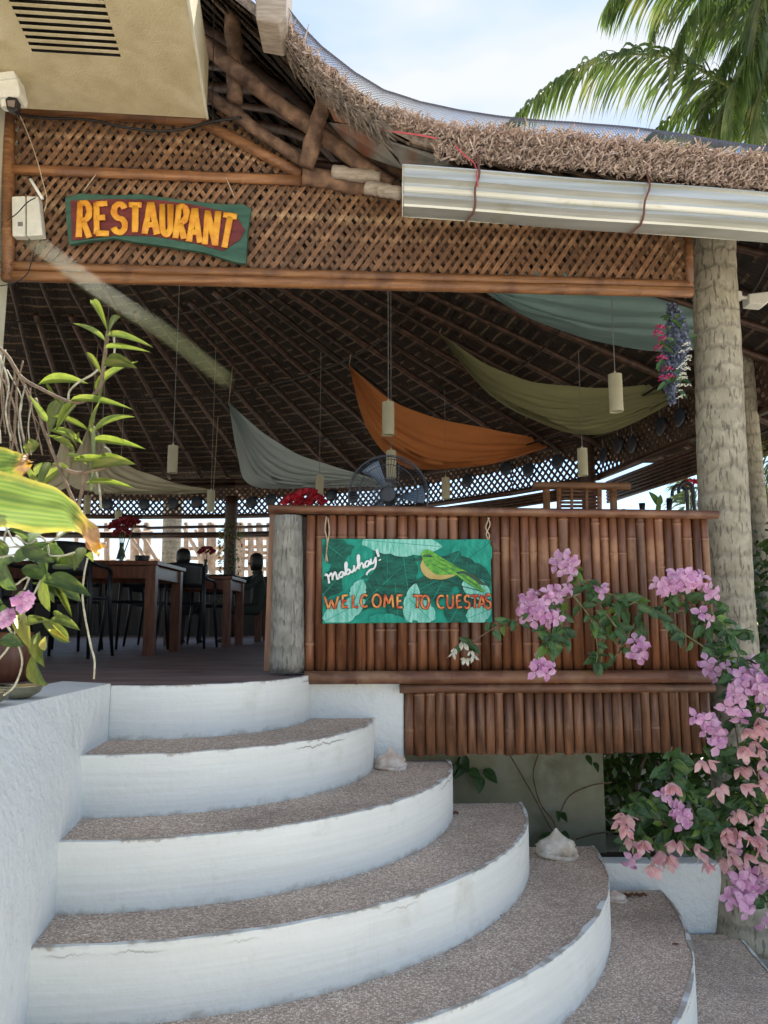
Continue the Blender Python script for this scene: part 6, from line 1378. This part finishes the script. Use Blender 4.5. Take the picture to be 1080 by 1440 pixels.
frond(pt, [(1170, 0), (1120, -40), (1080, -30), (1065, 30), (1060, 110)], 9.2, .85, 80)
frond(pt, [CR, (1110, 165), (1050, 178), (980, 188), (915, 206)], 10.6, .5, 70, 'palmy', .55)
frond(pt, [CR, (1080, 110), (1000, 130), (930, 175), (880, 225)], 10.8, .7, 80)
frond(pt, [CR, (1120, 150), (1090, 190), (1070, 235)], 9.8, .6, 60, 'palmy', .8)
frond(pt, [(1150, 60), (1100, 80), (1060, 100), (1020, 150), (1005, 215)], 10.2, .8, 80)
frond(pt, [(1170, 20), (1120, 10), (1080, 40), (1062, 110), (1060, 190)], 10.6, .8, 80)
frond(pt, [(1160, 30), (1080, 0), (1010, 20), (975, 70), (965, 130)], 10.8, .75, 80)
frond(pt, [(1160, 20), (1100, -20), (1040, -40), (980, -40), (930, 0), (915, 60)], 10.9, .8, 80)
frond(pt, [CR, (1100, 90), (1050, 110), (1010, 160), (990, 220)], 11, .8, 70, 'palmy', .9)
frond(pt, [(1150, 90), (1120, 70), (1085, 90), (1070, 150), (1072, 215)], 9.4, .7, 70)
frond(pt, [CR, (1200, 40), (1280, 20), (1350, 90)], 10, .8, 50); frond(pt, [CR, (1200, 130), (1270, 170), (1320, 260)], 10.5, .8, 50)
p2_ = thing('young_palm', 'young palm with yellow green fronds beyond the right trunks', 'palm tree', (5.5, 8.6, -1.7))
for pts_ in ([(1090, 900), (1085, 760), (1075, 680), (1058, 620)], [(1095, 880), (1088, 720), (1100, 640)], [(1090, 900), (1072, 800), (1062, 720), (1050, 690)], [(1100, 900), (1130, 760), (1160, 690)]): frond(p2_, pts_, 9.0, .55, 60, 'palmy', .5, .03)
mb = MB(); mb.tube([W(1095, 900, 9), (W(1095, 900, 9).x, 9, -1.7)], .07, 10); mb.build('trunk', M['trunk'], p2_)
p3_ = thing('young_palm', 'young palm seen past the trunk above the umbrella handles', 'palm tree', (4.3, 11, -1.7))
for pts_ in ([(985, 900), (980, 760), (972, 700), (960, 665)], [(985, 900), (995, 760), (965, 690), (955, 650)], [(990, 900), (1000, 740), (1010, 660)]): frond(p3_, pts_, 12.5, .6, 50, 'palm', .6, .04)
for k in range(7):
    a_ = k*.9; o3 = Vector((FARPALM[1], 17.5, 5.5)); mb = MB(); mb.tube(crm([o3, o3+Vector((cos(a_), sin(a_), .6)), o3+Vector((2*cos(a_), 2*sin(a_), .1))], 5), .03, 5)
    for i in range(24):
        q = o3.lerp(o3+Vector((2*cos(a_), 2*sin(a_), .1)), i/24)+Vector((0, 0, .55*sin(pi*i/24)))
        for sg in (-1, 1):
            d_ = Vector((-sin(a_)*sg*.5+cos(a_)*.25, cos(a_)*sg*.5+sin(a_)*.25, -.35)); mb.add([q, q+d_*.5+Vector((0, 0, .05)), q+d_], [(0, 1, 2)])
    mb.build('frond', M['palm'], FARPALM[0])
print('slats', cntS, 'bleaves', nleaf[0])
